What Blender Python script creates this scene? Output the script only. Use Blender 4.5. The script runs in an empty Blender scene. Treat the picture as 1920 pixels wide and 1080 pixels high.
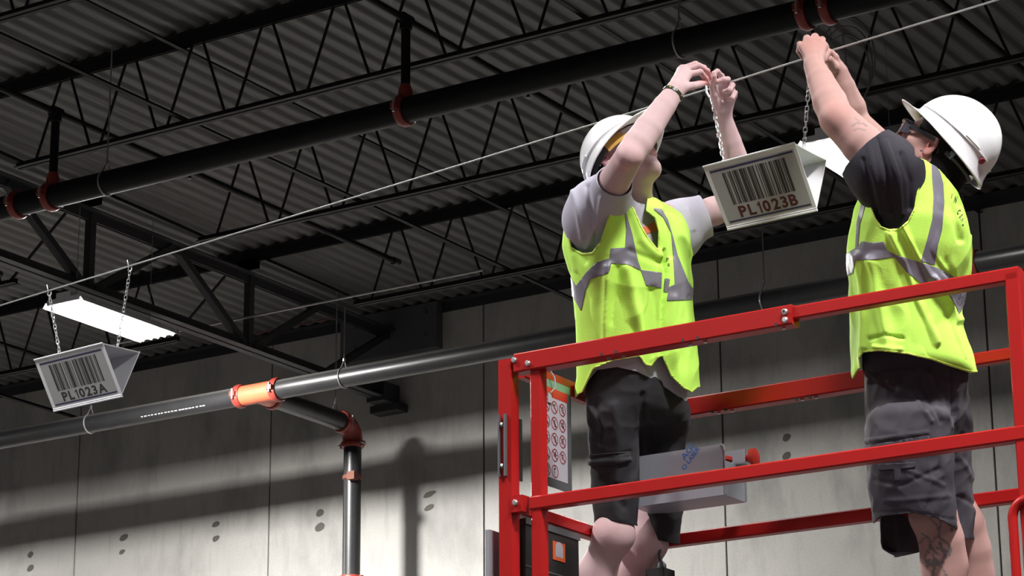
import bpy, bmesh, math, random
import numpy as np
from mathutils import Vector, Matrix
from mathutils.bvhtree import BVHTree

random.seed(7)
RNG = np.random.RandomState(11)
C = bpy.context.scene.collection
SC = bpy.context.scene
ZUP = 1.6            # everything below is written with the lens at z = 0; the whole scene is lifted at the end

# ------------------------------------------------------------------ camera
FPX, PIT, ROLL, YAW = 4854.6, .299438, -.00659, .568572
FW = np.array([-math.sin(YAW)*math.cos(PIT), math.cos(YAW)*math.cos(PIT), math.sin(PIT)])
_r = np.array([math.cos(YAW), math.sin(YAW), 0.]); _u = np.cross(_r, FW)
RT = _r*math.cos(ROLL) + _u*math.sin(ROLL)
UPV = -_r*math.sin(ROLL) + _u*math.cos(ROLL)
cam_d = bpy.data.cameras.new('camera')
cam_d.sensor_width = 36.0
cam_d.lens = FPX/1920*36.0
cam_d.clip_start = .1; cam_d.clip_end = 200
cam = bpy.data.objects.new('camera', cam_d); C.objects.link(cam)
M = Matrix.Identity(4)
for i in range(3):
    M[i][0] = RT[i]; M[i][1] = UPV[i]; M[i][2] = -FW[i]
M[2][3] = 0.0
cam.matrix_world = M
SC.camera = cam

# ------------------------------------------------------------------ world, exposure
w = bpy.data.worlds.new('world'); SC.world = w; w.use_nodes = True
w.node_tree.nodes['Background'].inputs[0].default_value = (.5, .52, .55, 1)
w.node_tree.nodes['Background'].inputs[1].default_value = 0.004
SC.view_settings.view_transform = 'Standard'
SC.view_settings.look = 'None'
SC.view_settings.exposure = 0.0
SC.view_settings.gamma = 1.0
SC.view_settings.use_curve_mapping = False

# ------------------------------------------------------------------ lights: rows of fluorescent high bays under the joists
LAMP_Z = 6.0
LAMP_W = 300.0
LAMPS = [(x, y) for x in (-27.2, -20.4, -13.62, -6.91, -.3, 6.5) for y in (15.28, 9.6, 4.2, -1.5, -7.2)]
LAMP_K = {(-13.62, 15.28): 4.3, (-20.4, 15.28): 3.2, (-6.91, 15.28): .3, (-.3, 15.28): .05, (6.5, 15.28): .05, (-.3, 4.2): 1.6, (-6.91, 4.2): 1.15, (-13.62, 4.2): 1.5}
for (x, y) in LAMPS:
    ld = bpy.data.lights.new('lamp_light', 'AREA'); ld.shape = 'RECTANGLE'
    ld.size = .34; ld.size_y = 1.16
    ld.energy = LAMP_W*LAMP_K.get((x, y), {15.28: .4, 9.6: .9, 4.2: .9, -1.5: .9, -7.2: .6}[y])
    ld.color = (1.0, .985, .95)
    ld.spread = math.radians(180 if y > 12 else 140)
    lo = bpy.data.objects.new('lamp_light', ld); C.objects.link(lo)
    lo.location = (x, y, LAMP_Z - .045)

# ------------------------------------------------------------------ helpers
def ray(x, y):
    return ((x-960)/FPX)*RT + ((540-y)/FPX)*UPV + FW
def at(x, y, ax, v):
    d = ray(x, y); return d*(v/d['xyz'.index(ax)])
def pd(x, y, d):
    return ray(x, y)*d
def proj(P):
    P = np.asarray(P, dtype=float)
    wv = P@FW
    return 960 + FPX*(P@RT)/wv, 540 - FPX*(P@UPV)/wv, wv

MATS = {}
def mat(name, col, rough=.5, metal=0., noise=None, bump=None, emit=None, attr=None, spec=None, coat=0., trans=0., alpha=None):
    """noise=(scale, amount, darker colour) ; bump=(scale, strength)"""
    if name in MATS: return MATS[name]
    m = bpy.data.materials.new(name); m.use_nodes = True
    nt = m.node_tree; b = nt.nodes['Principled BSDF']
    b.inputs['Base Color'].default_value = (*col, 1)
    b.inputs['Roughness'].default_value = rough
    b.inputs['Metallic'].default_value = metal
    if spec is not None: b.inputs['Specular IOR Level'].default_value = spec
    if coat: b.inputs['Coat Weight'].default_value = coat; b.inputs['Coat Roughness'].default_value = .15
    if trans: b.inputs['Transmission Weight'].default_value = trans
    if emit: b.inputs['Emission Color'].default_value = (*emit[0], 1); b.inputs['Emission Strength'].default_value = emit[1]
    tc = nt.nodes.new('ShaderNodeTexCoord')
    src = None
    if attr:
        a = nt.nodes.new('ShaderNodeAttribute'); a.attribute_name = attr
        src = a.outputs['Color']; nt.links.new(src, b.inputs['Base Color'])
    if noise:
        n = nt.nodes.new('ShaderNodeTexNoise'); n.inputs['Scale'].default_value = noise[0]
        n.inputs['Detail'].default_value = 6; n.inputs['Roughness'].default_value = .65
        nt.links.new(tc.outputs['Object'], n.inputs['Vector'])
        r = nt.nodes.new('ShaderNodeMapRange'); r.inputs[1].default_value = .35; r.inputs[2].default_value = .7
        r.inputs[3].default_value = 0; r.inputs[4].default_value = noise[1]
        nt.links.new(n.outputs['Fac'], r.inputs[0])
        mx = nt.nodes.new('ShaderNodeMix'); mx.data_type = 'RGBA'
        nt.links.new(r.outputs[0], mx.inputs[0])
        if src: nt.links.new(src, mx.inputs[6])
        else: mx.inputs[6].default_value = (*col, 1)
        mx.inputs[7].default_value = (*noise[2], 1)
        nt.links.new(mx.outputs[2], b.inputs['Base Color'])
    if bump:
        n = nt.nodes.new('ShaderNodeTexNoise'); n.inputs['Scale'].default_value = bump[0]; n.inputs['Detail'].default_value = 4
        nt.links.new(tc.outputs['Object'], n.inputs['Vector'])
        bp = nt.nodes.new('ShaderNodeBump'); bp.inputs['Strength'].default_value = bump[1]; bp.inputs['Distance'].default_value = .002
        nt.links.new(n.outputs['Fac'], bp.inputs['Height']); nt.links.new(bp.outputs[0], b.inputs['Normal'])
    MATS[name] = m
    return m

def concrete(name, base, dark, light, seed=0.):
    m = bpy.data.materials.new(name); m.use_nodes = True
    nt = m.node_tree; b = nt.nodes['Principled BSDF']; b.inputs['Roughness'].default_value = .8
    b.inputs['Specular IOR Level'].default_value = .3
    g = nt.nodes.new('ShaderNodeNewGeometry')
    def nz(scale, det, vec=(1, 1, 1), off=0):
        mp = nt.nodes.new('ShaderNodeMapping'); mp.inputs['Scale'].default_value = vec; mp.inputs['Location'].default_value = (off, off, off)
        nt.links.new(g.outputs['Position'], mp.inputs[0])
        n = nt.nodes.new('ShaderNodeTexNoise'); n.inputs['Scale'].default_value = scale; n.inputs['Detail'].default_value = det; n.inputs['Roughness'].default_value = .6
        nt.links.new(mp.outputs[0], n.inputs['Vector']); return n.outputs['Fac']
    def rng(s, a, bb, lo, hi):
        r = nt.nodes.new('ShaderNodeMapRange'); r.inputs[1].default_value = a; r.inputs[2].default_value = bb; r.inputs[3].default_value = lo; r.inputs[4].default_value = hi
        nt.links.new(s, r.inputs[0]); return r.outputs[0]
    def mixc(f, A, B):
        x = nt.nodes.new('ShaderNodeMix'); x.data_type = 'RGBA'; nt.links.new(f, x.inputs[0])
        for s, v in ((6, A), (7, B)):
            if isinstance(v, tuple): x.inputs[s].default_value = (*v, 1)
            else: nt.links.new(v, x.inputs[s])
        return x.outputs[2]
    c = mixc(rng(nz(.55, 5, off=seed), .35, .68, 0, .9), base, light)
    c = mixc(rng(nz(1.6, 8, (1, 1, .45), seed+3), .5, .72, 0, .75), c, dark)
    c = mixc(rng(nz(9, 6, (1, 1, .2), seed+9), .52, .8, 0, .45), c, dark)
    c = mixc(rng(nz(60, 3), .45, .75, 0, .25), c, dark)
    nt.links.new(c, b.inputs['Base Color'])
    bp = nt.nodes.new('ShaderNodeBump'); bp.inputs['Strength'].default_value = .25; bp.inputs['Distance'].default_value = .004
    nt.links.new(nz(25, 6), bp.inputs['Height']); nt.links.new(bp.outputs[0], b.inputs['Normal'])
    return m

WPOS = {}
def wpos(o): return WPOS.get(o.name, Vector((0, 0, 0)))
def meshdata(name, V, F, m, smooth=False, col=None):
    me = bpy.data.meshes.new(name)
    V = np.asarray(V, dtype=np.float32)
    if isinstance(F, np.ndarray):
        n = len(F); k = F.shape[1]
        me.vertices.add(len(V)); me.vertices.foreach_set('co', V.ravel())
        me.loops.add(n*k); me.loops.foreach_set('vertex_index', F.astype(np.int32).ravel())
        me.polygons.add(n); me.polygons.foreach_set('loop_start', np.arange(0, n*k, k, dtype=np.int32))
        me.polygons.foreach_set('loop_total', np.full(n, k, dtype=np.int32))
        me.update(calc_edges=True)
    else:
        me.from_pydata([tuple(map(float, v)) for v in V], [], F)
    if smooth: me.polygons.foreach_set('use_smooth', np.ones(len(me.polygons), dtype=bool))
    for mm in (m if isinstance(m, (list, tuple)) else [m]): me.materials.append(mm)
    if col is not None:
        a = me.color_attributes.new('Col', 'FLOAT_COLOR', 'POINT')
        cc = np.ones((len(V), 4), dtype=np.float32); cc[:, :3] = col
        a.data.foreach_set('color', cc.ravel())
    return me

def link(name, me, origin, parent=None):
    o = bpy.data.objects.new(name, me); C.objects.link(o)
    origin = Vector(origin)
    if parent is not None:
        o.parent = parent; o.location = origin - wpos(parent)
    else: o.location = origin
    WPOS[o.name] = origin
    return o

def obj(name, V, F, m, parent=None, smooth=False, col=None, origin=None, fidx=None):
    V = np.asarray(V, dtype=float)
    if origin is None:
        lo, hi = V.min(0), V.max(0); origin = (lo+hi)/2; origin[2] = lo[2]
    me = meshdata(name, V - np.asarray(origin), F, m, smooth, col)
    if fidx is not None: me.polygons.foreach_set('material_index', np.asarray(fidx, dtype=np.int32))
    return link(name, me, origin, parent)

def thing(name, label, cat, loc, group=None):
    o = bpy.data.objects.new(name, None); C.objects.link(o); o.location = Vector(loc)
    o.empty_display_size = .1
    WPOS[o.name] = Vector(loc); tag(o, label, cat, group); return o
def tag(o, label, cat, group=None):
    o['label'] = label; o['category'] = cat
    if group: o['group'] = group
    return o
def structure(o): o['kind'] = 'structure'; return o

class MB:
    def __init__(s): s.V = []; s.F = []; s.I = []
    def add(s, V, F, i=0):
        n = len(s.V); s.V += [tuple(v) for v in V]; s.F += [tuple(a+n for a in f) for f in F]; s.I += [i]*len(F); return s
    def box(s, lo, hi, i=0, bev=0.):
        x0, y0, z0 = lo; x1, y1, z1 = hi
        if bev <= 0:
            V = [(x, y, z) for z in (z0, z1) for y in (y0, y1) for x in (x0, x1)]
            F = [(0, 2, 3, 1), (4, 5, 7, 6), (0, 1, 5, 4), (2, 6, 7, 3), (0, 4, 6, 2), (1, 3, 7, 5)]
            return s.add(V, F, i)
        return s.beam(((x0+x1)/2, (y0+y1)/2, z0), ((x0+x1)/2, (y0+y1)/2, z1), x1-x0, y1-y0, (1, 0, 0), i, bev)
    def beam(s, a, b, wa, wb, side=None, i=0, bev=0., caps=True):
        """rectangular bar from a to b; wa measured along 'side', wb along the other axis, edges bevelled by bev"""
        a = Vector(a); b = Vector(b); d = (b-a).normalized()
        sd = Vector(side) if side is not None else (Vector((0, 0, 1)) if abs(d.z) < .9 else Vector((1, 0, 0)))
        sd = (sd - d*sd.dot(d)).normalized(); t = d.cross(sd)
        h, k = wa/2, wb/2
        if bev > 0: prof = [(h-bev, -k), (h, -k+bev), (h, k-bev), (h-bev, k), (-h+bev, k), (-h, k-bev), (-h, -k+bev), (-h+bev, -k)]
        else: prof = [(h, -k), (h, k), (-h, k), (-h, -k)]
        n = len(prof)
        V = [a + sd*p + t*q for p, q in prof] + [b + sd*p + t*q for p, q in prof]
        F = [(j, (j+1) % n, n+(j+1) % n, n+j) for j in range(n)]
        if caps: F += [tuple(range(n-1, -1, -1)), tuple(range(n, 2*n))]
        return s.add(V, F, i)
    def tube(s, pts, r, n=12, i=0, caps=True, closed=False):
        pts = [Vector(p) for p in pts]; m = len(pts)
        rs = r if isinstance(r, (list, tuple)) else [r]*m
        base = len(s.V); up = None
        for q in range(m):
            if closed: d = (pts[(q+1) % m]-pts[q-1]).normalized()
            else: d = (pts[min(q+1, m-1)]-pts[max(q-1, 0)]).normalized()
            if up is None:
                up = Vector((0, 0, 1)) if abs(d.z) < .9 else Vector((1, 0, 0))
            up = (up - d*up.dot(d)).normalized(); t = d.cross(up)
            for k in range(n):
                a = 2*math.pi*k/n; s.V.append(tuple(pts[q] + (up*math.cos(a)+t*math.sin(a))*rs[q]))
        for q in range(m if closed else m-1):
            q2 = (q+1) % m
            for k in range(n):
                s.F.append((base+q*n+k, base+q2*n+k, base+q2*n+(k+1) % n, base+q*n+(k+1) % n)); s.I.append(i)
        if caps and not closed:
            s.F.append(tuple(base+k for k in range(n))); s.I.append(i)
            s.F.append(tuple(base+(m-1)*n+k for k in range(n-1, -1, -1))); s.I.append(i)
        return s
    def cyl(s, a, b, r, n=16, i=0): return s.tube([a, b], r, n, i)
    def obj(s, name, m, parent=None, smooth=False, origin=None):
        o = obj(name, s.V, s.F, m, parent, False, None, origin, s.I)
        me = o.data
        if smooth:
            me.polygons.foreach_set('use_smooth', np.ones(len(me.polygons), dtype=bool))
            try: me.set_sharp_from_angle(angle=math.radians(40))
            except Exception: pass
        bm = bmesh.new(); bm.from_mesh(me); bmesh.ops.recalc_face_normals(bm, faces=bm.faces); bm.to_mesh(me); bm.free()
        return o

def dup(o, origin, parent, name=None):
    c = o.copy(); C.objects.link(c)
    if parent is not None: c.parent = parent; c.location = Vector(origin)-wpos(parent)
    else: c.location = Vector(origin)
    WPOS[c.name] = Vector(origin); return c

def text_mesh(s, size, bold=0.0, sx=1.0, align='LEFT'):
    """returns verts (n,2), faces of built-in font text, baseline at 0, cap height = size"""
    cu = bpy.data.curves.new('t', 'FONT'); cu.body = s; cu.offset = bold; cu.resolution_u = 4; cu.align_x = align
    ob = bpy.data.objects.new('t', cu); C.objects.link(ob)
    dg = bpy.context.evaluated_depsgraph_get(); me = bpy.data.meshes.new_from_object(ob.evaluated_get(dg))
    V = np.array([v.co[:2] for v in me.vertices]); F = [tuple(p.vertices) for p in me.polygons]
    bpy.data.objects.remove(ob); bpy.data.curves.remove(cu); bpy.data.meshes.remove(me)
    V[:, 1] -= V[:, 1].min(); k = size/V[:, 1].max(); V[:, 0] -= V[:, 0].min()
    return V*np.array([k*sx, k]), F

def sign_text(s, size, bold):
    """sans lettering set glyph by glyph; the figure 1 gets its flag"""
    V = []; F = []; x = 0.; gap = .16*size
    for ch in s:
        if ch == '1':
            w_ = .155*size; h = size
            v = np.array([(.20*h, 0), (.20*h+w_, 0), (.20*h+w_, h), (.23*h, h), (.17*h, .86*h), (.04*h, .79*h), (.04*h, .69*h), (.20*h, .72*h)]); f = [tuple(range(8))]
        else: v, f = text_mesh(ch, size, bold)
        n = len(V); V += [(a+x, b) for a, b in v]; F += [tuple(q+n for q in p) for p in f]; x += v[:, 0].max()+gap
    return np.array(V), F

# ------------------------------------------------------------------ materials
M_RED = mat('red_paint', (.38, .012, .012), .32, noise=(9, .35, (.30, .010, .009)), bump=(40, .12), spec=.22)
M_REDF = mat('red_fitting', (.27, .035, .025), .45, noise=(14, .4, (.15, .02, .015)))
M_ORANGE = mat('orange_fitting', (.62, .12, .055), .4, noise=(12, .3, (.45, .08, .045)))
M_PIPE = mat('black_pipe', (.028, .028, .031), .36, metal=.35, noise=(6, .5, (.05, .048, .045)), bump=(60, .1))
def paler_top(m, amount=.8, col=(.24, .23, .215)):  # blends upward-facing surfaces towards a paler grey
    nt = m.node_tree; b = nt.nodes['Principled BSDF']; g = nt.nodes.new('ShaderNodeNewGeometry')
    sx = nt.nodes.new('ShaderNodeSeparateXYZ'); nt.links.new(g.outputs['Normal'], sx.inputs[0])
    r = nt.nodes.new('ShaderNodeMapRange'); r.inputs[1].default_value = .45; r.inputs[2].default_value = .95; r.inputs[3].default_value = 0; r.inputs[4].default_value = amount
    nt.links.new(sx.outputs[2], r.inputs[0]); src = b.inputs['Base Color'].links[0].from_socket
    x = nt.nodes.new('ShaderNodeMix'); x.data_type = 'RGBA'; nt.links.new(r.outputs[0], x.inputs[0]); nt.links.new(src, x.inputs[6]); x.inputs[7].default_value = (*col, 1)
    nt.links.new(x.outputs[2], b.inputs['Base Color']); return m
paler_top(M_PIPE)
M_MAIN = mat('black_main_pipe', (.008, .008, .009), .5, spec=.15, noise=(6, .5, (.016, .015, .015)))
M_JOIST = mat('joist_paint', (.013, .0125, .014), .6, spec=.2, noise=(5, .5, (.026, .024, .026)))
M_GIRD = mat('girder_paint', (.026, .025, .029), .6, noise=(3, .5, (.042, .040, .044)))
M_DECK = mat('deck_paint', (.115, .111, .108), .55, noise=(1.3, .5, (.09, .087, .085)))
M_ROD = mat('hanger_steel', (.35, .35, .36), .4, metal=.6)
M_GALV = mat('zinc_steel', (.62, .63, .65), .32, metal=.85)
M_CHAIN = mat('chain_zinc', (.55, .55, .57), .3, metal=.7)
M_CABLE = mat('wire_rope', (.38, .38, .39), .4, metal=.4, bump=(400, .5))
M_WHITE = mat('white_plastic', (.72, .72, .77), .35)
M_HAT = mat('hat_shell', (.86, .86, .90), .22, coat=.4)
M_HATIN = mat('hat_inside', (.05, .05, .05), .6)
M_LABEL = mat('label_face', (.36, .36, .37), .3, coat=.2)
M_NAVY = mat('print_navy', (.03, .03, .085), .5)
M_BLACKP = mat('print_black', (.035, .032, .034), .5)
M_MAROON = mat('print_maroon', (.085, .016, .020), .5)
M_BLACK = mat('black_plastic', (.018, .018, .02), .45)
M_DKGREY = mat('dark_grey_plate', (.10, .10, .11), .5)
M_ALU = mat('aluminium', (.46, .48, .56), .38, metal=.55, noise=(8, .3, (.36, .37, .42)))
M_BLUEP = mat('blue_film_print', (.05, .14, .42), .5)
M_REDP = mat('print_red', (.50, .03, .022), .45)
M_GREENP = mat('print_green_grey', (.16, .28, .22), .45)
M_DECALW = mat('decal_white', (.46, .43, .50), .4)
M_VEST = mat('hi_vis_lime', (.58, .97, .14), .7, spec=.2, bump=(220, .3))
M_VESTB = mat('vest_binding', (.62, .82, .12), .6)
M_TAPE = mat('reflective_tape', (.205, .195, .245), .45, noise=(20, .3, (.17, .16, .20)))
M_GREYT = mat('grey_tee', (.45, .43, .53), .85, bump=(300, .3))
M_BLACKT = mat('black_tee', (.018, .015, .026), .85, bump=(300, .3))
M_SHORT1 = mat('black_shorts', (.016, .015, .020), .8, bump=(300, .3))
M_SHORT2 = mat('charcoal_shorts', (.042, .036, .050), .8, noise=(12, .4, (.028, .024, .034)), bump=(300, .3))
M_SKIN = mat('skin', (.7, .42, .38), .6, attr='Col', bump=(260, .12), spec=.25)
M_HAIR = mat('dark_hair', (.006, .0055, .0055), .7, bump=(500, .6), spec=.15)
M_LENS = mat('amber_lens', (.75, .50, .12), .2)
M_CLEAR = mat('clear_lens', (.62, .62, .60), .1, coat=.4)
M_BOOT = mat('boot_leather', (.10, .06, .035), .6, bump=(120, .3))
M_SOCK = mat('sock', (.5, .5, .5), .9)
M_TUBE = mat('lamp_tube', (1, 1, 1), .4, emit=((1, .99, .97), 9.0))
M_REFL = mat('lamp_reflector', (.9, .9, .9), .25, emit=None)
M_FLOOR = concrete('floor_slab', (.055, .053, .05), (.04, .038, .036), (.065, .062, .06), 5)
M_WALL = concrete('precast_concrete', (.40, .385, .37), (.22, .215, .205), (.50, .485, .46), 0)
M_WALLFAR = mat('far_wall', (.12, .115, .11), .8)
M_JOINT = mat('joint_sealant', (.03, .028, .026), .8)
# =================================================================== SETTING
WY = 19.3; ZF = -1.6; ZD = 7.06      # wall face, floor, underside of deck
X0, X1, Y0 = -32.46, 12.0, -14.0
floor = structure(MB().box((X0, Y0, ZF-.15), (X1, WY, ZF)).obj('floor', M_FLOOR))
# back wall: precast panels with recessed, sealed joints
wall = bpy.data.objects.new('wall_back', None); C.objects.link(wall); wall.location = (-12.65, WY, ZF); WPOS[wall.name] = Vector((-12.65, WY, ZF)); structure(wall)
PW = 2.468
pm = MB().box((-PW/2+.009, 0, 0), (PW/2-.009, .2, ZD+.25-ZF), 0, ).obj('wall_panel', M_WALL, wall, origin=(0, 0, 0))
pmesh = pm.data; bpy.data.objects.remove(pm)
# seams sit at x = -17.59, -15.12, -12.65, -10.18, -7.72
k = 0
x = -12.65 - PW*8 + PW/2
while x < X1 + .1:
    link('wall_panel', pmesh, (x, WY, ZF), wall); x += PW
MB().box((X0, WY+.02, ZF), (X1, WY+.1, ZD+.2)).obj('joint_sealant', M_JOINT, wall)
# grout patches over the lifting anchors
for (x, z, sx, sz) in [(-15.769, 5.255, .09, .05), (-15.764, 5.112, .075, .055), (-14.508, 5.212, .085, .065), (-14.506, 5.078, .10, .075),
                  (-13.252, 5.235, .13, .05), (-13.252, 5.109, .10, .05), (-9.57, 5.267, .07, .06), (-9.577, 5.105, .07, .06),
                  (-18.189, 5.228, .07, .06), (-18.18, 5.089, .08, .06), (-16.944, 5.26, .10, .06), (-16.958, 5.116, .07, .045)]:
    b = MB(); n = 9; rr = [1+.25*RNG.rand() for _ in range(n)]
    V = [(x+sx/2*rr[j]*math.cos(2*math.pi*j/n), WY-.003, z+sz/2*rr[j]*math.sin(2*math.pi*j/n) + .25*sx/2*math.cos(2*math.pi*j/n)) for j in range(n)]
    V += [(a, WY+.004, c) for a, _, c in V]
    b.add(V, [tuple(range(n-1, -1, -1))] + [(j, (j+1) % n, n+(j+1) % n, n+j) for j in range(n)])
    b.obj('grout_patch', mat('grout', (.11, .10, .09), .9), wall)
for nm, lo, hi in (('wall_left', (X0-.2, Y0, ZF), (X0, WY, ZD+.2)), ('wall_right', (X1, Y0, ZF), (X1+.2, WY, ZD+.2)), ('wall_front', (X0, Y0-.2, ZF), (X1, Y0, ZD+.2))):
    structure(MB().box(lo, hi).obj(nm, M_WALLFAR))

# ceiling: corrugated steel deck, sheets 0.914 m wide with six flutes, running towards the back wall
ceil = bpy.data.objects.new('ceiling', None); C.objects.link(ceil); ceil.location = (-10, 3, ZD); WPOS[ceil.name] = Vector((-10, 3, ZD)); structure(ceil)
PIT_F = .1524; SW = 6*PIT_F
def deck_sheet():
    V = []; F = []
    prof = []
    for q in range(6):
        a = q*PIT_F
        prof += [(a, 0), (a+.040, 0), (a+.052, .006), (a+.074, .030), (a+.086, .034), (a+.112, .034), (a+.124, .030), (a+.142, .006)]
    prof.append((6*PIT_F, 0)); prof.append((6*PIT_F+.018, -.0015))
    for y in (Y0, WY+.1):
        V += [(px, y, pz) for px, pz in prof]
    n = len(prof)
    F = [(j, j+1, n+j+1, n+j) for j in range(n-1)]
    return meshdata('deck_sheet', np.array(V), F, M_DECK)
dm = deck_sheet()
x = -1.475*ZD - .1 - SW*25
while x < X1:
    link('deck_sheet', dm, (x, 0, ZD), ceil); x += SW
MB().box((X0, Y0, ZD+.06), (X1, WY+.1, ZD+.12)).obj('roof_board', M_DECK, ceil)

# ------------------------------------------------------------------ open web joists
ZB, ZT = 6.37, 6.97
NODE0 = -12.37; PN = .61
GX = -13.66
def joist(Y, xs, xe, n0, n1, label, n_first=NODE0, seats=True):
    """top chord xs..xe; bottom chord nodes n0..n1 (indices)"""
    t = thing('roof_joist', label, 'roof joist', ((xs+xe)/2, Y, ZB), 'open web joists')
    b = MB()
    for s in (-1, 1):   # two angles back to back
        b.box((xs, min(Y+s*.008, Y+s*.05), ZT+.080), (xe, max(Y+s*.008, Y+s*.05), ZT+.088))
        b.box((xs, min(Y+s*.008, Y+s*.014), ZT-.012), (xe, max(Y+s*.008, Y+s*.014), ZT+.08))
    b.obj('top_chord', M_JOIST, t)
    xa, xb = n_first+n0*PN-.13, n_first+n1*PN+.13
    b = MB()
    for s in (-1, 1):
        b.box((xa, min(Y+s*.008, Y+s*.042), ZB-.004), (xb, max(Y+s*.008, Y+s*.042), ZB+.002))
        b.box((xa, min(Y+s*.008, Y+s*.013), ZB), (xb, max(Y+s*.008, Y+s*.013), ZB+.04))
    b.obj('bottom_chord', M_JOIST, t)
    r = .0105; me = {}
    for k in range(n0, n1+1):
        xb_ = n_first+k*PN
        for s in (-1, 1):
            if (k == n0 and s < 0):
                MB().tube([(xb_-.045, Y, ZB+.02), (xs+.12, Y, ZT+.03)], .013, 8).obj('web_rod', M_JOIST, t, True); continue
            if (k == n1 and s > 0):
                MB().tube([(xb_+.045, Y, ZB+.02), (xe-.12, Y, ZT+.03)], .013, 8).obj('web_rod', M_JOIST, t, True); continue
            if s not in me:
                o = MB().tube([(xb_+s*.045, Y, ZB+.02), (xb_+s*(PN/2-.035), Y, ZT+.03)], r, 8).obj('web_rod', M_JOIST, t, True, origin=(xb_, Y, ZB))
                me[s] = o.data
            else: link('web_rod', me[s], (xb_, Y, ZB), t)
    for xx in (xs, xe):
        MB().box((xx-.09, Y-.045, ZT-.065), (xx+.09, Y+.045, ZT+.006)).obj('joist_seat', M_JOIST, t)
    return t
XE = -1.1
names = {10.85: ('a', 'crossing the top left corner of the picture'), 12.93: ('b', 'whose bottom chord passes above the thick sprinkler main'),
         14.99: ('c', 'second from the wall, its bottom chord crossed by the wire rope'), 17.07: ('d', 'nearest the concrete wall, above the feed pipe')}
for Y, (a, b_) in names.items():
    joist(Y, GX, XE, 0, 17, 'open web roof joist, %s' % b_)
for Y, a in ((12.93, 'farthest from the wall'), (14.99, 'middle of three'), (17.07, 'nearest the wall')):
    joist(Y, GX-12.56, GX, 0, 17, 'open web roof joist in the left bay beyond the girder truss, %s' % a, n_first=NODE0-12.56)
for Y in (8.77, 6.69):
    joist(Y, GX, XE, 0, 17, 'open web roof joist above the picture, %s' % ('just nearer than the corner joist' if Y > 8 else 'straight over the lift platform'))

# ------------------------------------------------------------------ girder truss running into the wall
def girder(X, label):
    ya, yb = 4.7, WY-.003
    g = thing('girder_truss', label, 'girder', (X, 12, 6.1))
    zt, zb = 6.84, 6.17
    b = MB()
    for s in (-1, 1):
        b.box((X+s*.012 if s > 0 else X-.085, ya, zt), (X+.085 if s > 0 else X-.012, yb, zt+.01)); b.box((X+.012 if s > 0 else X-.022, ya, zt-.075), (X+.022 if s > 0 else X-.012, yb, zt))
    b.obj('top_chord', M_GIRD, g)
    b = MB()
    for s in (-1, 1):
        b.box((X+.012 if s > 0 else X-.085, ya+1, zb-.01), (X+.085 if s > 0 else X-.012, yb-.05, zb)); b.box((X+.012 if s > 0 else X-.022, ya+1, zb), (X+.022 if s > 0 else X-.012, yb-.05, zb+.08))
    b.obj('bottom_chord', M_GIRD, g)
    js = [6.69+2.08*q for q in range(7)]
    for y in js[:-1]:
        MB().beam((X, y, zb), (X, y, zt), .065, .065).obj('vertical_post', M_GIRD, g)
        for s in (-1, 1):
            if y+s*1.04 > ya: MB().beam((X, y+s*.06, zb+.03), (X, y+s*1.0, zt-.03), .07, .055, (1, 0, 0)).obj('diagonal', M_GIRD, g)
    MB().beam((X, yb-.15, zt-.05), (X, js[-2]+1.1, zb+.03), .07, .055, (1, 0, 0)).obj('diagonal', M_GIRD, g)
    # bearing box and lower bracket on the wall
    MB().box((X-.56, yb-.10, 6.61), (X+.555, yb, 7.05)).obj('bearing_plate', M_DKGREY, g)
    for zz in (6.72, 6.95):
        for xx in (X-.40, X+.42): MB().cyl((xx, yb-.12, zz), (xx, yb-.10, zz), .03, 8).obj('bolt', M_DKGREY, g, True)
    b = MB().box((X-.16, yb-.16, 6.05), (X+.16, yb, 6.12)); b.box((X-.10, yb-.30, 6.12), (X+.10, yb-.05, 6.30))
    b.obj('wall_bracket', M_GIRD, g)
    return g
girder(GX, 'heavy dark girder truss with posts and diagonals running into the concrete wall')
girder(XE-.2, 'heavy dark girder truss beyond the right edge carrying the joist ends')

# ------------------------------------------------------------------ bridging angles
def bridging(X, Z, lab):
    b = MB().box((X-.019, 4.8, Z), (X+.019, WY, Z+.004)); b.box((X-.0185, 4.8, Z), (X-.0145, WY, Z+.036))
    o = b.obj('bridging_angle', M_JOIST); tag(o, lab, 'bridging', 'bridging angles across the joists')
for X, a in ((-10.95, 'left of the tall sprinkler riser'), (-7.70, 'above the left worker'), (-4.45, 'over the right worker'), (-17.2, 'in the left bay beyond the girder')):
    bridging(X, ZB+.045, 'thin dark angle tying the joist bottom chords, %s' % a)
    bridging(X, ZT-.045, 'dark angle tying the joist top chords, %s' % a)

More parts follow.
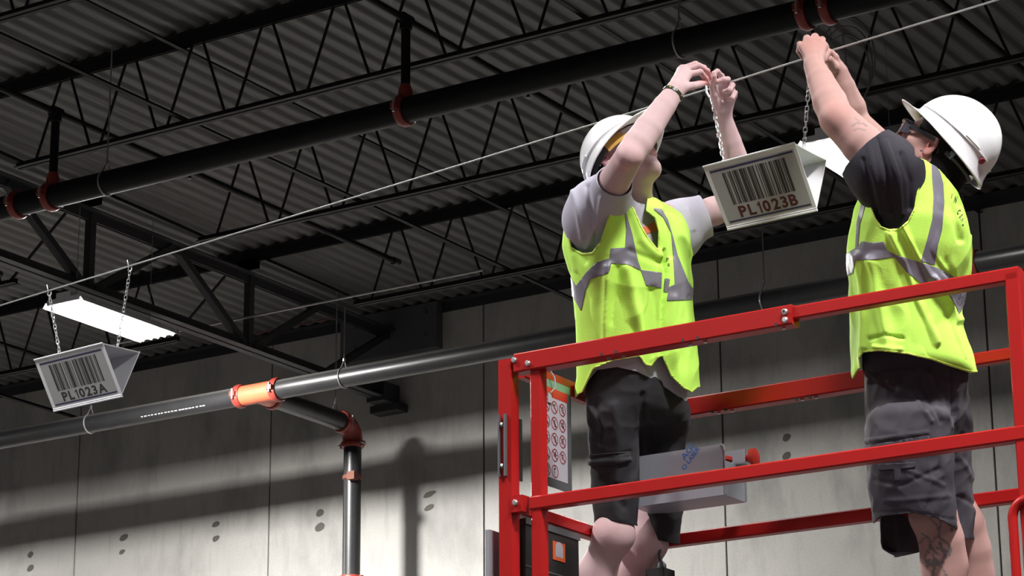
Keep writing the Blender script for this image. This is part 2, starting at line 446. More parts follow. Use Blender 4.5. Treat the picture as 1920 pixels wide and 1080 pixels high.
# ------------------------------------------------------------------ sprinkler main, risers and branch lines
ZP, YP, RP = 5.99, 12.72, .084
main = thing('sprinkler_main', 'black steel sprinkler main running under the joists across the upper picture', 'pipe', (-9, YP, ZP))
MB().cyl((-26, YP, ZP), (9, YP, ZP), RP, 28).obj('pipe_run', M_MAIN, main, True)
def coupling(p, d, R, parent, m=None, wdt=.06, name='coupling'):
    """grooved coupling: two bolted housing halves around a pipe of radius R, axis d"""
    m = m or M_REDF
    d = Vector(d).normalized(); p = Vector(p)
    b = MB(); hw = wdt/2
    b.tube([p-d*hw, p-d*hw*.95, p-d*hw*.4, p+d*hw*.4, p+d*hw*.95, p+d*hw], [R*1.02, R*1.17, R*1.27, R*1.27, R*1.17, R*1.02], 24)
    s = Vector((0, 0, 1)) if abs(d.z) < .5 else Vector((0, -1, 0)); s = (s-d*s.dot(d)).normalized()
    t = d.cross(s)
    o = b.obj(name, m, parent, True)
    for q in (-1, 1):
        c = p + t*q*(R*1.42)
        e = MB().beam(c-d*hw*.8-t*q*R*.2, c+d*hw*.8-t*q*R*.2, R*.55, R*.5, t); e.obj('bolt_pad', m, o)
        MB().cyl(c-s*R*.5, c+s*R*.5, R*.11, 8).obj('bolt', M_GALV, o, True)
    return o
def branch(X, lab, ztop=6.62):
    t = thing('branch_line', lab, 'pipe', (X, 11, ztop), 'sprinkler branch lines')
    YX = 16.9 if X > -12 else 15.3
    MB().cyl((X, 3.0, ztop), (X, YX, ztop), .024, 14).obj('pipe_run', M_MAIN, t, True)
    MB().cyl((X, YP, ZP+RP*.9), (X, YP, ztop-.01), .031, 16).obj('riser_nipple', M_MAIN, t, True)
    b = MB().tube([(X, YP-.05, ztop), (X, YP-.045, ztop), (X, YP+.045, ztop), (X, YP+.05, ztop)], [.026, .04, .04, .026], 16)
    b.tube([(X, YP, ztop-.075), (X, YP, ztop-.07), (X, YP, ztop-.01)], [.033, .042, .042], 16); b.obj('tee_fitting', M_MAIN, t, True)
    MB().tube([(X, YP, ZP+RP*.7), (X, YP, ZP+RP+.05), (X, YP, ZP+RP+.09)], [.052, .046, .034], 16).obj('outlet_collar', M_REDF, t, True)
    for y in (5.0, 8.2, 11.4, 14.2):
        MB().cyl((X, y, ztop-.055), (X, y, ztop-.02), .013, 8).obj('sprinkler_head', M_PIPE, t, True)
        MB().cyl((X, y, ztop-.062), (X, y, ztop-.057), .018, 10).obj('sprinkler_head', M_PIPE, t, True)
    MB().tube([(X, YX-.04, ztop), (X, YX+.03, ztop)], .034, 12).obj('end_cap', M_PIPE, t, True)
    return t
for X, lab in ((-14.95, 'black branch line with a riser beyond the girder, leftmost of the sprinkler branch lines'), (-11.95, 'black branch line whose riser drops to the main near the left edge'), (-8.93, 'black branch line with the tall riser in the upper middle'),
               (-5.92, 'black branch line rising from the red fittings above the right worker'), (-2.9, 'black branch line beyond the right edge of the picture')):
    branch(X, lab)
    coupling((X-.01, YP, ZP), (1, 0, 0), RP, main)
    if X > -9: coupling((X-.16, YP, ZP), (1, 0, 0), RP, main) if X > -8 else None
coupling((-12.27, YP, ZP), (1, 0, 0), RP, main)
def hanger(X, Y, Z, R, ztop, parent):
    b = MB(); n = 28
    pts = [(X, Y+(R+.004)*math.sin(a), Z+(R+.004)*math.cos(a)) for a in [ -2.75+5.5*q/n for q in range(n+1)]]
    # flat band loop hung from the rod
    V = []; F = []
    prof = [(X, Y, Z+R+.075)] + [(X, Y+(R+.003)*math.sin(a), Z+(R+.003)*math.cos(a)) for a in [.5+(2*math.pi-1.0)*q/n for q in range(n+1)]]
    b.tube(prof, .0065, 8, closed=True)
    o = b.obj('clevis_hanger', M_ROD, parent, True)
    MB().cyl((X, Y, Z+R+.05), (X, Y, ztop), .0055, 8).obj('threaded_rod', M_ROD, o, True)
    MB().cyl((X, Y, Z+R+.06), (X, Y, Z+R+.085), .014, 6).obj('nut', M_GALV, o, True)
for X in (-11.45, -6.92, -3.6): hanger(X, YP, ZP, RP, ZD-.05, main)

# ------------------------------------------------------------------ low feed pipe along the wall with tee, elbow and drop
YL, ZL, RL = 17.04, 5.74, .084
low = thing('feed_pipe', 'dark steel feed pipe hung along the wall with orange tee and vertical drop', 'pipe', (-13.4, YL, ZL))
XT = -13.49
MB().cyl((-26, YL, ZL), (XT-.17, YL, ZL), RL, 28).obj('pipe_run', M_PIPE, low, True)
MB().cyl((XT+.17, YL, ZL), (6, YL, ZL), RL, 28).obj('pipe_run', M_PIPE, low, True)
b = MB().cyl((XT-.2, YL, ZL), (XT+.2, YL, ZL), RL*1.05, 28); b.cyl((XT, YL, ZL), (XT, YL+.2, ZL), RL*1.05, 28)
b.obj('tee_fitting', M_ORANGE, low, True)
coupling((XT-.20, YL, ZL), (1, 0, 0), RL, low, wdt=.07); coupling((XT+.20, YL, ZL), (1, 0, 0), RL, low, wdt=.07)
coupling((XT, YL+.2, ZL), (0, 1, 0), RL, low)
YE = 18.42
MB().cyl((XT, YL+.2, ZL), (XT, YE-.16, ZL), RL, 28).obj('branch_run', M_PIPE, low, True)
pts = [(XT, YE-.17, ZL)] + [(XT, YE-.15+.15*math.sin(a), ZL-.15+.15*math.cos(a)) for a in np.linspace(0, math.pi/2, 9)] + [(XT, YE, ZL-.17)]
MB().tube(pts, RL*1.08, 24).obj('elbow_fitting', M_REDF, low, True)
coupling((XT, YE-.17, ZL), (0, 1, 0), RL, low, wdt=.055); coupling((XT, YE, ZL-.18), (0, 0, 1), RL, low, wdt=.055)
MB().cyl((XT, YE, ZL-.17), (XT, YE, 4.36), RL*.96, 28).obj('drop_pipe', M_PIPE, low, True)
coupling((XT, YE, 4.33), (0, 0, 1), RL, low, wdt=.06)
MB().cyl((XT, YE, 4.33), (XT, YE, ZF), RL*.96, 28).obj('drop_pipe', M_PIPE, low, True)
b = MB().tube([(XT, YE, 5.235), (XT, YE, 5.24), (XT, YE, 5.27), (XT, YE, 5.275)], [RL*1.0, RL*1.06, RL*1.06, RL*1.0], 24)
b.box((XT+.03, YE-.125, 5.21), (XT+.11, YE-.055, 5.285))
b.obj('pipe_clamp', mat('rusty_clamp', (.16, .055, .035), .7), low, True)
for px in (170, 645, 1435, 2000):
    X = {170: -15.41, 645: -12.58, 1435: -8.59, 2000: -5.6}[px]
    hanger(X, YL, ZL, RL, ZB, low)
hanger(XT, 18.15, ZL, RL, ZD-.05, low)
coupling((-6.87, YL, ZL), (1, 0, 0), RL, low, wdt=.07)
coupling((-19.5, YL, ZL), (1, 0, 0), RL, low, wdt=.07)
# short stencilled print on the pipe
b = MB(); x = -14.75
while x < -14.02:
    L = .012+.02*RNG.rand(); a = 2.05
    for j in range(2):
        aa = [a-.05, a+.05]
    V = [(x, YL-(RL+.0008)*math.sin(q), ZL-(RL+.0008)*math.cos(q)) for q in (.95, 1.05)] + [(x+L, YL-(RL+.0008)*math.sin(q), ZL-(RL+.0008)*math.cos(q)) for q in (1.05, .95)]
    b.add(V, [(0, 1, 2, 3)]); x += L + .006+.014*RNG.rand()
b.obj('pipe_marking', mat('pipe_print', (.6, .6, .6), .5), low)

# ------------------------------------------------------------------ conduits near the wall
o = MB().cyl((-15.6, 16.93, 6.405), (-11.1, 16.93, 6.405), .010, 10).obj('electrical_conduit', mat('conduit', (.40, .40, .40), .4, metal=.4), None, True)
tag(o, 'thin grey conduit passing behind the girder truss below the deck', 'conduit')
o = MB().cyl((-15.3, 18.6, 6.86), (-13.8, 18.6, 6.86), .007, 10).obj('electrical_conduit', mat('red_conduit', (.10, .02, .02), .5), None, True)
tag(o, 'thin dark red conduit near the wall, below the grey conduit', 'conduit')
structure(MB().box((X0, WY-.09, ZD-.012), (X1, WY, ZD)).box((X0, WY-.01, ZD-.10), (X1, WY, ZD-.012)).obj('trim_1', M_GIRD))
# coiled spare wire hanging off a joist behind the right worker
b = MB()
cy = 14.80; cx, _, cz = at(1583, 140, 'y', cy)
for q in range(3):
    b.tube([(cx+(.30+.02*q)*math.sin(a)*.62, cy+.02*q, cz+.05*q+(.30+.02*q)*math.cos(a)*.95) for a in np.linspace(0, 2*math.pi, 28, endpoint=False)], .006, 6, closed=True)
b.tube([(cx, cy, cz+.3), (cx+.03, cy, ZB+.02)], .006, 6)
o = b.obj('wire_coil', mat('grey_wire', (.16, .16, .16), .5), None, True); tag(o, 'loose coil of grey wire hanging from a joist behind the right worker', 'wire')

# ------------------------------------------------------------------ high bay lamps
def lamp_meshes():
    out = {}
    b = MB(); b.box((-.075, -.6, .02), (.075, .6, .075)); out['housing'] = (b, M_WHITE)
    b = MB(); prof = [(-.215, -.030), (-.185, .012), (-.135, -.012), (-.095, .018), (-.05, -.008), (0, .02), (.05, -.008), (.095, .018), (.135, -.012), (.185, .012), (.215, -.030)]
    n = len(prof); V = []; 
    for y in (-.6, .6): V += [(x, y, z) for x, z in prof] + [(x, y, z+.003) for x, z in prof]
    F = []
    for j in range(n-1):
        F += [(j, j+1, 2*n+j+1, 2*n+j), (n+j+1, n+j, 3*n+j, 3*n+j+1)]
    F += [(0, 2*n, 3*n, n), (n-1, 2*n-1, 4*n-1, 3*n-1)]
    b.add(V, F); out['reflector'] = (b, M_REFL)
    return out
LM = lamp_meshes(); lamp_data = {}
def lamp(x, y, label, group):
    t = thing('high_bay_lamp', label, 'ceiling lamp', (x, y, LAMP_Z), group)
    for nm, (b, m) in LM.items():
        if nm not in lamp_data:
            o = obj(nm, b.V, b.F, m, None, origin=(0, 0, 0)); lamp_data[nm] = o.data; bpy.data.objects.remove(o)
        link(nm, lamp_data[nm], (x, y, LAMP_Z), t)
    for q, tx in enumerate((-.16, -.072, 0.025-.025, .072, .16)):
        if 'tube' not in lamp_data:
            o = MB().cyl((0, -.565, 0), (0, .565, 0), .013, 10).obj('tube', M_TUBE, None, True, origin=(0, 0, 0)); lamp_data['tube'] = o.data; bpy.data.objects.remove(o)
            o = MB().box((-.17, -.6, -.012), (.17, -.575, .03)).obj('lamp_holder', M_WHITE, None, False, origin=(0, 0, 0)); lamp_data['lamp_holder'] = o.data; bpy.data.objects.remove(o)
        link('tube', lamp_data['tube'], (x+tx, y, LAMP_Z-.022), t)
    link('lamp_holder', lamp_data['lamp_holder'], (x, y, LAMP_Z), t); link('lamp_holder', lamp_data['lamp_holder'], (x, y+1.175, LAMP_Z), t)
    for s in (-1, 1):
        if 'wire_hanger' not in lamp_data:
            o = MB().cyl((0, 0, .07), (0, 0, ZD-LAMP_Z), .003, 6).obj('wire_hanger', M_ROD, None, True, origin=(0, 0, 0)); lamp_data['wire_hanger'] = o.data; bpy.data.objects.remove(o)
        link('wire_hanger', lamp_data['wire_hanger'], (x, y+s*.45, LAMP_Z), t)
for (x, y) in LAMPS:
    if (x, y) == (-13.62, 15.28): lamp(x, y, 'lit fluorescent high bay lamp above the left hanging sign', None)
    elif (x, y) == (-6.91, 15.28): lamp(x, y, 'lit fluorescent high bay lamp glowing behind the right worker\'s arm', None)
    elif y < 12 or x > 0 or x < -14: lamp(x, y, 'lit fluorescent high bay lamp outside the picture, in the rows along the hall', 'high bay lamps outside the picture')
    else: lamp(x, y, 'lit fluorescent high bay lamp just beyond the right edge of the picture', None)
# =================================================================== SCISSOR LIFT
YF, YB, XL, XR, ZR = 6.02, 6.73, -3.85, -2.305, 2.0      # guard rail planes; ZR top of the top rail
ZPL = ZR - 1.12                                           # platform deck
lift = thing('scissor_lift', 'red scissor lift platform with guard rails holding the two workers', 'scissor lift', (-3.05, 6.37, ZF))
T = .038; BV = .004
def rail(a, b, wa=T, wb=T, name='guard_rail', side=(0, 1, 0)):
    return MB().beam(a, b, wa, wb, side, 0, BV).obj(name, M_RED, lift)
# front side
rail((XL+.022, YF, ZR-.028), (-2.945, YF, ZR-.028), .048, .056, side=(0, 1, 0))
rail((-3.2, YF+.002, ZR-.022), (XR, YF+.002, ZR-.022), .036, .036)
rail((-3.782, YF, ZR-.44), (XR, YF, ZR-.44))
rail((-3.79, YF, ZPL+.06), (XR, YF, ZPL+.06), .012, .12, 'toe_board')
# back side
rail((XL+.022, YB, ZR-.028), (-2.985, YB, ZR-.028), .048, .056, side=(0, 1, 0))
rail((-3.2, YB, ZR-.022), (XR, YB, ZR-.022), .036, .036)
rail((-3.85, YB, ZR-.43), (XR, YB, ZR-.43))
rail((-3.85, YB, ZPL+.06), (XR, YB, ZPL+.06), .012, .12, 'toe_board')
# left end
rail((XL, YF+.05, ZR-.028), (XL, YB, ZR-.028), .048, .03, side=(0, 0, 1))
rail((XL, YF+.02, ZR-.44), (XL, YB, ZR-.44), .038, .038, side=(0, 0, 1))
rail((XL, YF+.02, ZPL+.06), (XL, YB, ZPL+.06), .12, .012, 'toe_board', side=(0, 0, 1))
# right end
rail((XR-.02, YF, ZR-.022), (XR-.02, YB, ZR-.022), .036, .036, side=(0, 0, 1))
rail((XR-.02, YF, ZR-.44), (XR-.02, YB, ZR-.44), .036, .036, side=(0, 0, 1))
# open-ended corner post with a hollow top
def hollow_post(x, y, z0, z1, s=.042, t=.006):
    h = s/2; b = MB()
    for (lo, hi) in (((x-h, y-h), (x+h, y-h+t)), ((x-h, y+h-t), (x+h, y+h)), ((x-h, y-h+t), (x-h+t, y+h-t)), ((x+h-t, y-h+t), (x+h, y+h-t))):
        b.box((lo[0], lo[1], z0), (hi[0], hi[1], z1))
    b.box((x-h+t, y-h+t, z1-.12), (x+h-t, y+h-t, z1-.115))
    return b.obj('guard_post', M_RED, lift)
hollow_post(XL-.008, YF-.004, ZPL-.05, ZR-.012)
rail((-3.762, YF+.004, ZPL-.05), (-3.762, YF+.004, ZR-.056), .038, .036, 'guard_post')
rail((XR-.018, YF+.004, ZPL-.05), (XR-.018, YF+.004, ZR-.02), .04, .04, 'guard_post')
rail((XL, YB, ZPL-.05), (XL, YB, ZR-.03), .038, .038, 'guard_post')
rail((XR-.018, YB, ZPL-.05), (XR-.018, YB, ZR-.02), .038, .038, 'guard_post')
# folding bracket tabs and bolts
MB().box((XL+.010, YF-.030, ZR-.462), (XL+.052, YF+.01, ZR-.415), bev=.002).obj('hinge_tab', M_RED, lift)
def bolt(x, y, z, r=.0085, hole=False):
    b = MB().tube([(x, y, z), (x, y-.006, z), (x, y-.009, z)], [r, r, r*.6], 10)
    o = b.obj('bolt', M_GALV, lift, True)
    if hole: MB().cyl((x, y-.0092, z), (x, y-.0096, z), r*.45, 8).obj('bolt_socket', M_BLACK, o)
    return o
yy = YF-.024
for (x, z) in ((XL+.026, ZR-.02), (XL+.072, ZR-.037), (-2.963, ZR-.043)): bolt(x, yy, z)
bolt(-2.963, yy, ZR-.02, .009, True)
bolt(XL+.030, YF-.030, ZR-.436, .0085)
for px in (1128, 1155, 1280, 1308, 1455):
    q = at(px, 664-.17*(px-965)+28, 'y', yy)
    MB().cyl((q[0], yy-.0006, q[2]), (q[0], yy+.004, q[2]), .0048, 10).obj('pin_hole', M_BLACK, lift)
    MB().cyl((q[0]+.012, YF-.004, ZR-.0558), (q[0]+.012, YF-.004, ZR-.0605), .006, 10).obj('bolt', M_GALV, lift, True)
for px in (1335, 1360, 1492, 1518):
    q = at(px, 726-.146*(px-1420)+33, 'y', YB-.024)
    MB().cyl((q[0], YB-.0246, q[2]), (q[0], YB-.02, q[2]), .0048, 10).obj('pin_hole', M_BLACK, lift)
    MB().cyl((q[0]+.012, YB-.004, ZR-.0558), (q[0]+.012, YB-.004, ZR-.0605), .006, 10).obj('bolt', M_GALV, lift, True)
# bent grab handle low on the right
hp = [(-2.36, YF-.02, 1.02), (-2.36, YF-.02, 1.345)] + [(-2.36+.045-.045*math.cos(a), YF-.02, 1.345+.045*math.sin(a)) for a in np.linspace(.1, math.pi, 10)] + [(-2.27, YF-.02, 1.02)]
MB().tube(hp, .0125, 12).obj('grab_handle', M_RED, lift, True)

# warning plate hanging on the left end rails (plane x = XL), visible from inside
xp = XL + .026
gy = lambda px: at(px, 800, 'x', xp)[1]
y0p, y1p = gy(1001), gy(1071)
plate = MB().box((xp-.004, y0p, 1.648), (xp, y1p, 1.966)).obj('warning_plate', M_DKGREY, lift)
def px_quad(nm, y0, y1, z0, z1, m, off=.001, parent=plate):
    return MB().box((xp, y0, z0), (xp+off, y1, z1)).obj(nm, m, parent)
px_quad('green_band', y0p+.002, y1p-.008, 1.942, 1.964, M_GREENP)
px_quad('red_band', y0p+.002, gy(1064), 1.914, 1.942, M_REDP)
px_quad('notice_face', y0p+.002, gy(1063), 1.673, 1.913, M_DECALW)
b = MB(); g = MB()
for r in range(5):
    for c in range(4 if r < 4 else 3):
        cy, cz, R, RY = gy(1009.5+14.8*c), 1.884-.0475*r+.001*c, .0195, .0185
        n = 20; V = []
        for rr in (1, .83):
            V += [(xp+.0016, cy+rr*RY*math.sin(2*math.pi*q/n), cz+rr*R*math.cos(2*math.pi*q/n)) for q in range(n)]
        b.add(V, [(q, (q+1) % n, n+(q+1) % n, n+q) for q in range(n)])
        if not (r == 4 and c == 2):
            b.add([(xp+.0017, cy-.0115, cz+.0145), (xp+.0017, cy-.0145, cz+.0115), (xp+.0017, cy+.0115, cz-.0145), (xp+.0017, cy+.0145, cz-.0115)], [(0, 1, 2, 3)])
        for q in range(3):
            a = RNG.rand()*6.28; L = .006+.006*RNG.rand(); ox, oz = (RNG.rand(2)-.5)*.012
            g.add([(xp+.0013, cy+ox-L*math.cos(a), cz+oz-L*math.sin(a)), (xp+.0013, cy+ox-L*math.cos(a)+.003, cz+oz-L*math.sin(a)+.002),
                   (xp+.0013, cy+ox+L*math.cos(a)+.002, cz+oz+L*math.sin(a)+.002), (xp+.0013, cy+ox+L*math.cos(a), cz+oz+L*math.sin(a))], [(0, 1, 2, 3)])
        g.tube([(xp+.0012, cy+.002, cz+.008), (xp+.0014, cy+.002, cz+.008)], .003, 8)
b.obj('prohibition_ring', mat('ring_red', (.26, .04, .05), .5), plate)['kind'] = 'stuff'; g.obj('pictogram', M_BLACKP, plate)['kind'] = 'stuff'
ty = gy(1020)
b = MB(); b.add([(xp+.0018, ty-.012, 1.916), (xp+.0018, ty+.014, 1.916), (xp+.0018, ty+.001, 1.938)], [(0, 1, 2)]); b.obj('warning_triangle', M_DECALW, plate)
ty = gy(1029)
MB().box((xp+.002, ty-.009, 1.893), (xp+.006, ty+.009, 1.922), bev=.001).obj('paper_tag', M_DECALW, plate)
MB().tube([(xp+.01, ty-.012, 1.992), (xp+.018, ty+.006, 1.968), (xp+.018, ty+.010, 1.94), (xp+.008, ty, 1.923)], .0022, 8).obj('tag_string', M_DECALW, plate, True)
# dark panel and document box on the left end
o = MB().box((XL-.026, 5.985, 1.645), (XL-.022, 6.085, 1.825)).obj('end_panel', M_DKGREY, lift)
for z in (1.675, 1.795): MB().cyl((XL-.015, 5.99, z), (XL-.010, 5.99, z), .007, 8).obj('bolt', M_GALV, lift, True)
MB().box((XL-.006, 5.985, 1.645), (XL-.0, 6.075, 1.825)).obj('end_panel', M_DKGREY, lift)
bx = MB().box((XL-.06, 6.05, 1.15), (XL+.022, 6.345, 1.532), bev=.004).obj('document_box', M_BLACK, lift)
MB().box((XL+.022, 6.05, 1.516), (XL+.026, 6.345, 1.533)).obj('box_lip', M_DKGREY, bx)
MB().box((XL+.022, 6.05, 1.395), (XL+.0235, 6.345, 1.399)).obj('seam', M_DKGREY, bx)
MB().box((XL+.022, 6.196, 1.438), (XL+.0245, 6.262, 1.492)).obj('orange_sticker', mat('sticker_orange', (.72, .12, .03), .5), bx)
b = MB(); yc, zc = 6.229, 1.463
V = [(XL+.0250, yc+.021*math.cos(a), zc+.012+.018*math.sin(a)) for a in np.linspace(0, math.pi, 9)] + [(XL+.0250, yc-.021, zc-.015), (XL+.0250, yc+.021, zc-.015)]
b.add(V, [tuple(range(len(V)))]); b.obj('white_symbol', M_DECALW, bx)
MB().box((XL-.075, 5.995, 1.15), (XL-.062, 6.05, 1.50)).obj('box_side', mat('grey_side', (.25, .25, .28), .5), lift)

# control box: folded aluminium tray with red knobs, on the back rail
ya, yb_ = 6.47, 6.60
xa, xb, xc = -3.72, -3.412, -3.3985
zt_, zb_ = 1.775, 1.628
cb = MB().box((xa, ya, zb_), (xb, ya+.003, zt_)).obj('control_box', M_ALU, lift)
MB().box((xa, ya, zb_-.003), (xb, yb_, zb_)).obj('box_floor', M_ALU, cb)
MB().box((xb-.003, ya, zb_), (xb, yb_, 1.727)).obj('box_end', M_ALU, cb)
MB().box((xa, yb_-.003, zb_), (xb, yb_, 1.785)).obj('box_back', M_ALU, cb)
MB().box((xb, ya-.002, zb_), (xb+.0035, ya+.002, zt_-.008)).obj('edge_strip', M_GALV, cb)
MB().box((xb, yb_-.004, zb_), (xb+.0035, yb_, 1.785)).obj('edge_strip', M_GALV, cb)
MB().tube([(xb-.008, ya-.002, zt_-.001), (xb+.002, ya-.002, zt_-.010), (xb+.002, ya-.002, zt_-.02)], .003, 8).obj('edge_strip', M_GALV, cb, True)
MB().box((xb-.003, ya+.07, 1.727), (xb+.03, ya+.11, 1.733)).obj('bracket_tab', M_ALU, cb)
MB().cyl((-3.432, ya-.003, 1.69), (-3.432, ya-.012, 1.69), .006, 8).obj('screw', M_GALV, cb, True)
MB().tube([(xb-.035, ya+.055, 1.68), (xb-.035, ya+.055, 1.735), (xb-.035, ya+.055, 1.738), (xb-.035, ya+.055, 1.748), (xb-.035, ya+.055, 1.751)], [.022, .022, .031, .031, .024], 20).obj('stop_knob', M_REDP, cb, True)
MB().tube([(xb+.002, yb_+.006, 1.757), (xb+.013, yb_+.006, 1.757), (xb+.02, yb_+.006, 1.757), (xb+.034, yb_+.006, 1.757), (xb+.04, yb_+.006, 1.757)], [.010, .012, .027, .027, .014], 20).obj('red_knob', M_REDP, cb, True)
b = MB()
for s, p0, p1, sz in (('AGI', (1284, 864), (1303, 838), .020), ('O LASER', (1284, 882), (1313, 842), .015)):
    A_ = at(*p0, 'y', ya-.0006); B_ = at(*p1, 'y', ya-.0006); V, F = text_mesh(s, sz, .02)
    dx = B_-A_; Lx = np.linalg.norm(dx); dx = dx/Lx; dy = np.array([-dx[2], 0, dx[0]]); kx = Lx/V[:, 0].max()
    b.add([A_+dx*vx*kx+dy*vy for vx, vy in V], F)
b.obj('film_print', M_BLUEP, cb)
# small black box with cable gland low behind the left worker
q = at(1240, 1072, 'y', 6.62)
sb = MB().box((q[0]-.036, 6.585, 1.28), (q[0]+.028, 6.655, q[2]+.005), bev=.004).obj('junction_box', M_BLACK, lift)
MB().tube([(q[0], 6.62, q[2]+.0), (q[0], 6.62, q[2]+.022), (q[0], 6.62, q[2]+.03)], [.016, .015, .009], 12).obj('cable_gland', M_BLACK, sb, True)
MB().tube([(q[0], 6.62, q[2]+.02), (q[0]-.004, 6.62, q[2]+.06), (q[0]-.018, 6.63, q[2]+.12), (q[0]-.035, 6.68, q[2]+.15)], .0055, 8).obj('cable', M_BLACK, sb, True)

# platform deck, scissor arms and chassis (below the picture)
MB().box((XL-.03, YF-.02, ZPL-.09), (XR+.02, YB+.02, ZPL)).obj('platform_deck', M_DKGREY, lift)
zz0, zz1, nst = ZF+.55, ZPL-.12, 3
for s in range(nst):
    za = zz0+(zz1-zz0)*s/nst; zb2 = zz0+(zz1-zz0)*(s+1)/nst
    for yv in (YF+.12, YB-.12):
        MB().beam((XL+.15, yv, za), (XR-.15, yv, zb2), .05, .09, (0, 1, 0)).obj('scissor_arm', M_RED, lift)
        MB().beam((XR-.15, yv+.055, za), (XL+.15, yv+.055, zb2), .05, .09, (0, 1, 0)).obj('scissor_arm', M_RED, lift)
MB().box((XL-.05, YF+.0, ZF+.12), (XR+.05, YB, ZF+.5), bev=.02).obj('chassis', mat('chassis_grey', (.15, .15, .16), .5), lift)
for x in (XL+.2, XR-.2):
    for yv, s in ((YF-.02, 1), (YB-.06, 1)):
        MB().tube([(x, yv, ZF+.16), (x, yv+.01, ZF+.16), (x, yv+.07, ZF+.16), (x, yv+.08, ZF+.16)], [.13, .16, .16, .13], 28).obj('wheel', M_BLACK, lift, True)

# =================================================================== WIRE ROPE AND HANGING SIGNS
CA = at(1400, 145, 'y', 6.37)
cp = pd(170, 521, 9.6)
cdir = (CA-cp)/np.linalg.norm(CA-cp)
def cab(px):    # point on the rope nearest to the picture column px
    lo, hi = -9., 9.
    for _ in range(60):
        m = (lo+hi)/2
        if proj(CA+cdir*m)[0] < px: lo = m
        else: hi = m
    return CA+cdir*lo
e0, e1 = cab(-260), CA+cdir*3.2
pts = [e0] + [cab(p) for p in (0, 170, 600, 1000, 1330)] + [cab(1515)+np.array([0, 0, .003]), e1]
rope = MB().tube(pts, .0030, 8).obj('wire_rope', M_CABLE, None, True); tag(rope, 'taut grey wire rope stretched across the hall above both signs', 'cable')

def chain_mesh(a, b, link_l=.021, r=.0017, seed=0):
    a = np.array(a); b = np.array(b); L = np.linalg.norm(b-a); n = max(3, int(L/(link_l*.72))); d = (b-a)/L
    up = np.array([1., 0, 0]); s1 = np.cross(d, up); s1 /= np.linalg.norm(s1); s2 = np.cross(d, s1)
    m = MB()
    for q in range(n):
        c = a + d*(q+.5)*L/n; s = s1 if q % 2 else s2; tw = .35*math.sin(q*1.3+seed)
        s = s*math.cos(tw)+(s2 if q % 2 else -s1)*math.sin(tw)
        hl, hw = link_l/2-r, .0052
        pts = []
        for k in range(14):
            t = 2*math.pi*k/14
            pts.append(c + d*(hl-hw)*np.sign(math.cos(t)) + d*hw*math.cos(t) + s*hw*math.sin(t))
        m.tube(pts, r, 6, closed=True)
    return m
def hook_mesh(top, seed=0, big=False):
    """small S hook clipped over the rope"""
    t = Vector(top); m = MB()
    if big:
        pts = [t+Vector(v) for v in ((-.010, -.004, .030), (-.014, -.006, .012), (-.013, -.007, -.012), (-.004, -.007, -.030), (.008, -.006, -.036), (.019, -.004, -.028), (.022, -.003, -.010), (.014, -.002, .010), (.004, -.002, .024))]
        m.tube(pts, .0034, 8)
    else:
        pts = [t+Vector(v) for v in ((-.010, -.005, .022), (-.005, -.006, .008), (-.001, -.006, -.006), (-.005, -.004, -.018), (0, 0, -.024), (.006, .003, -.016), (.004, .004, -.004))]
        m.tube(pts, .0022, 8)
    return m

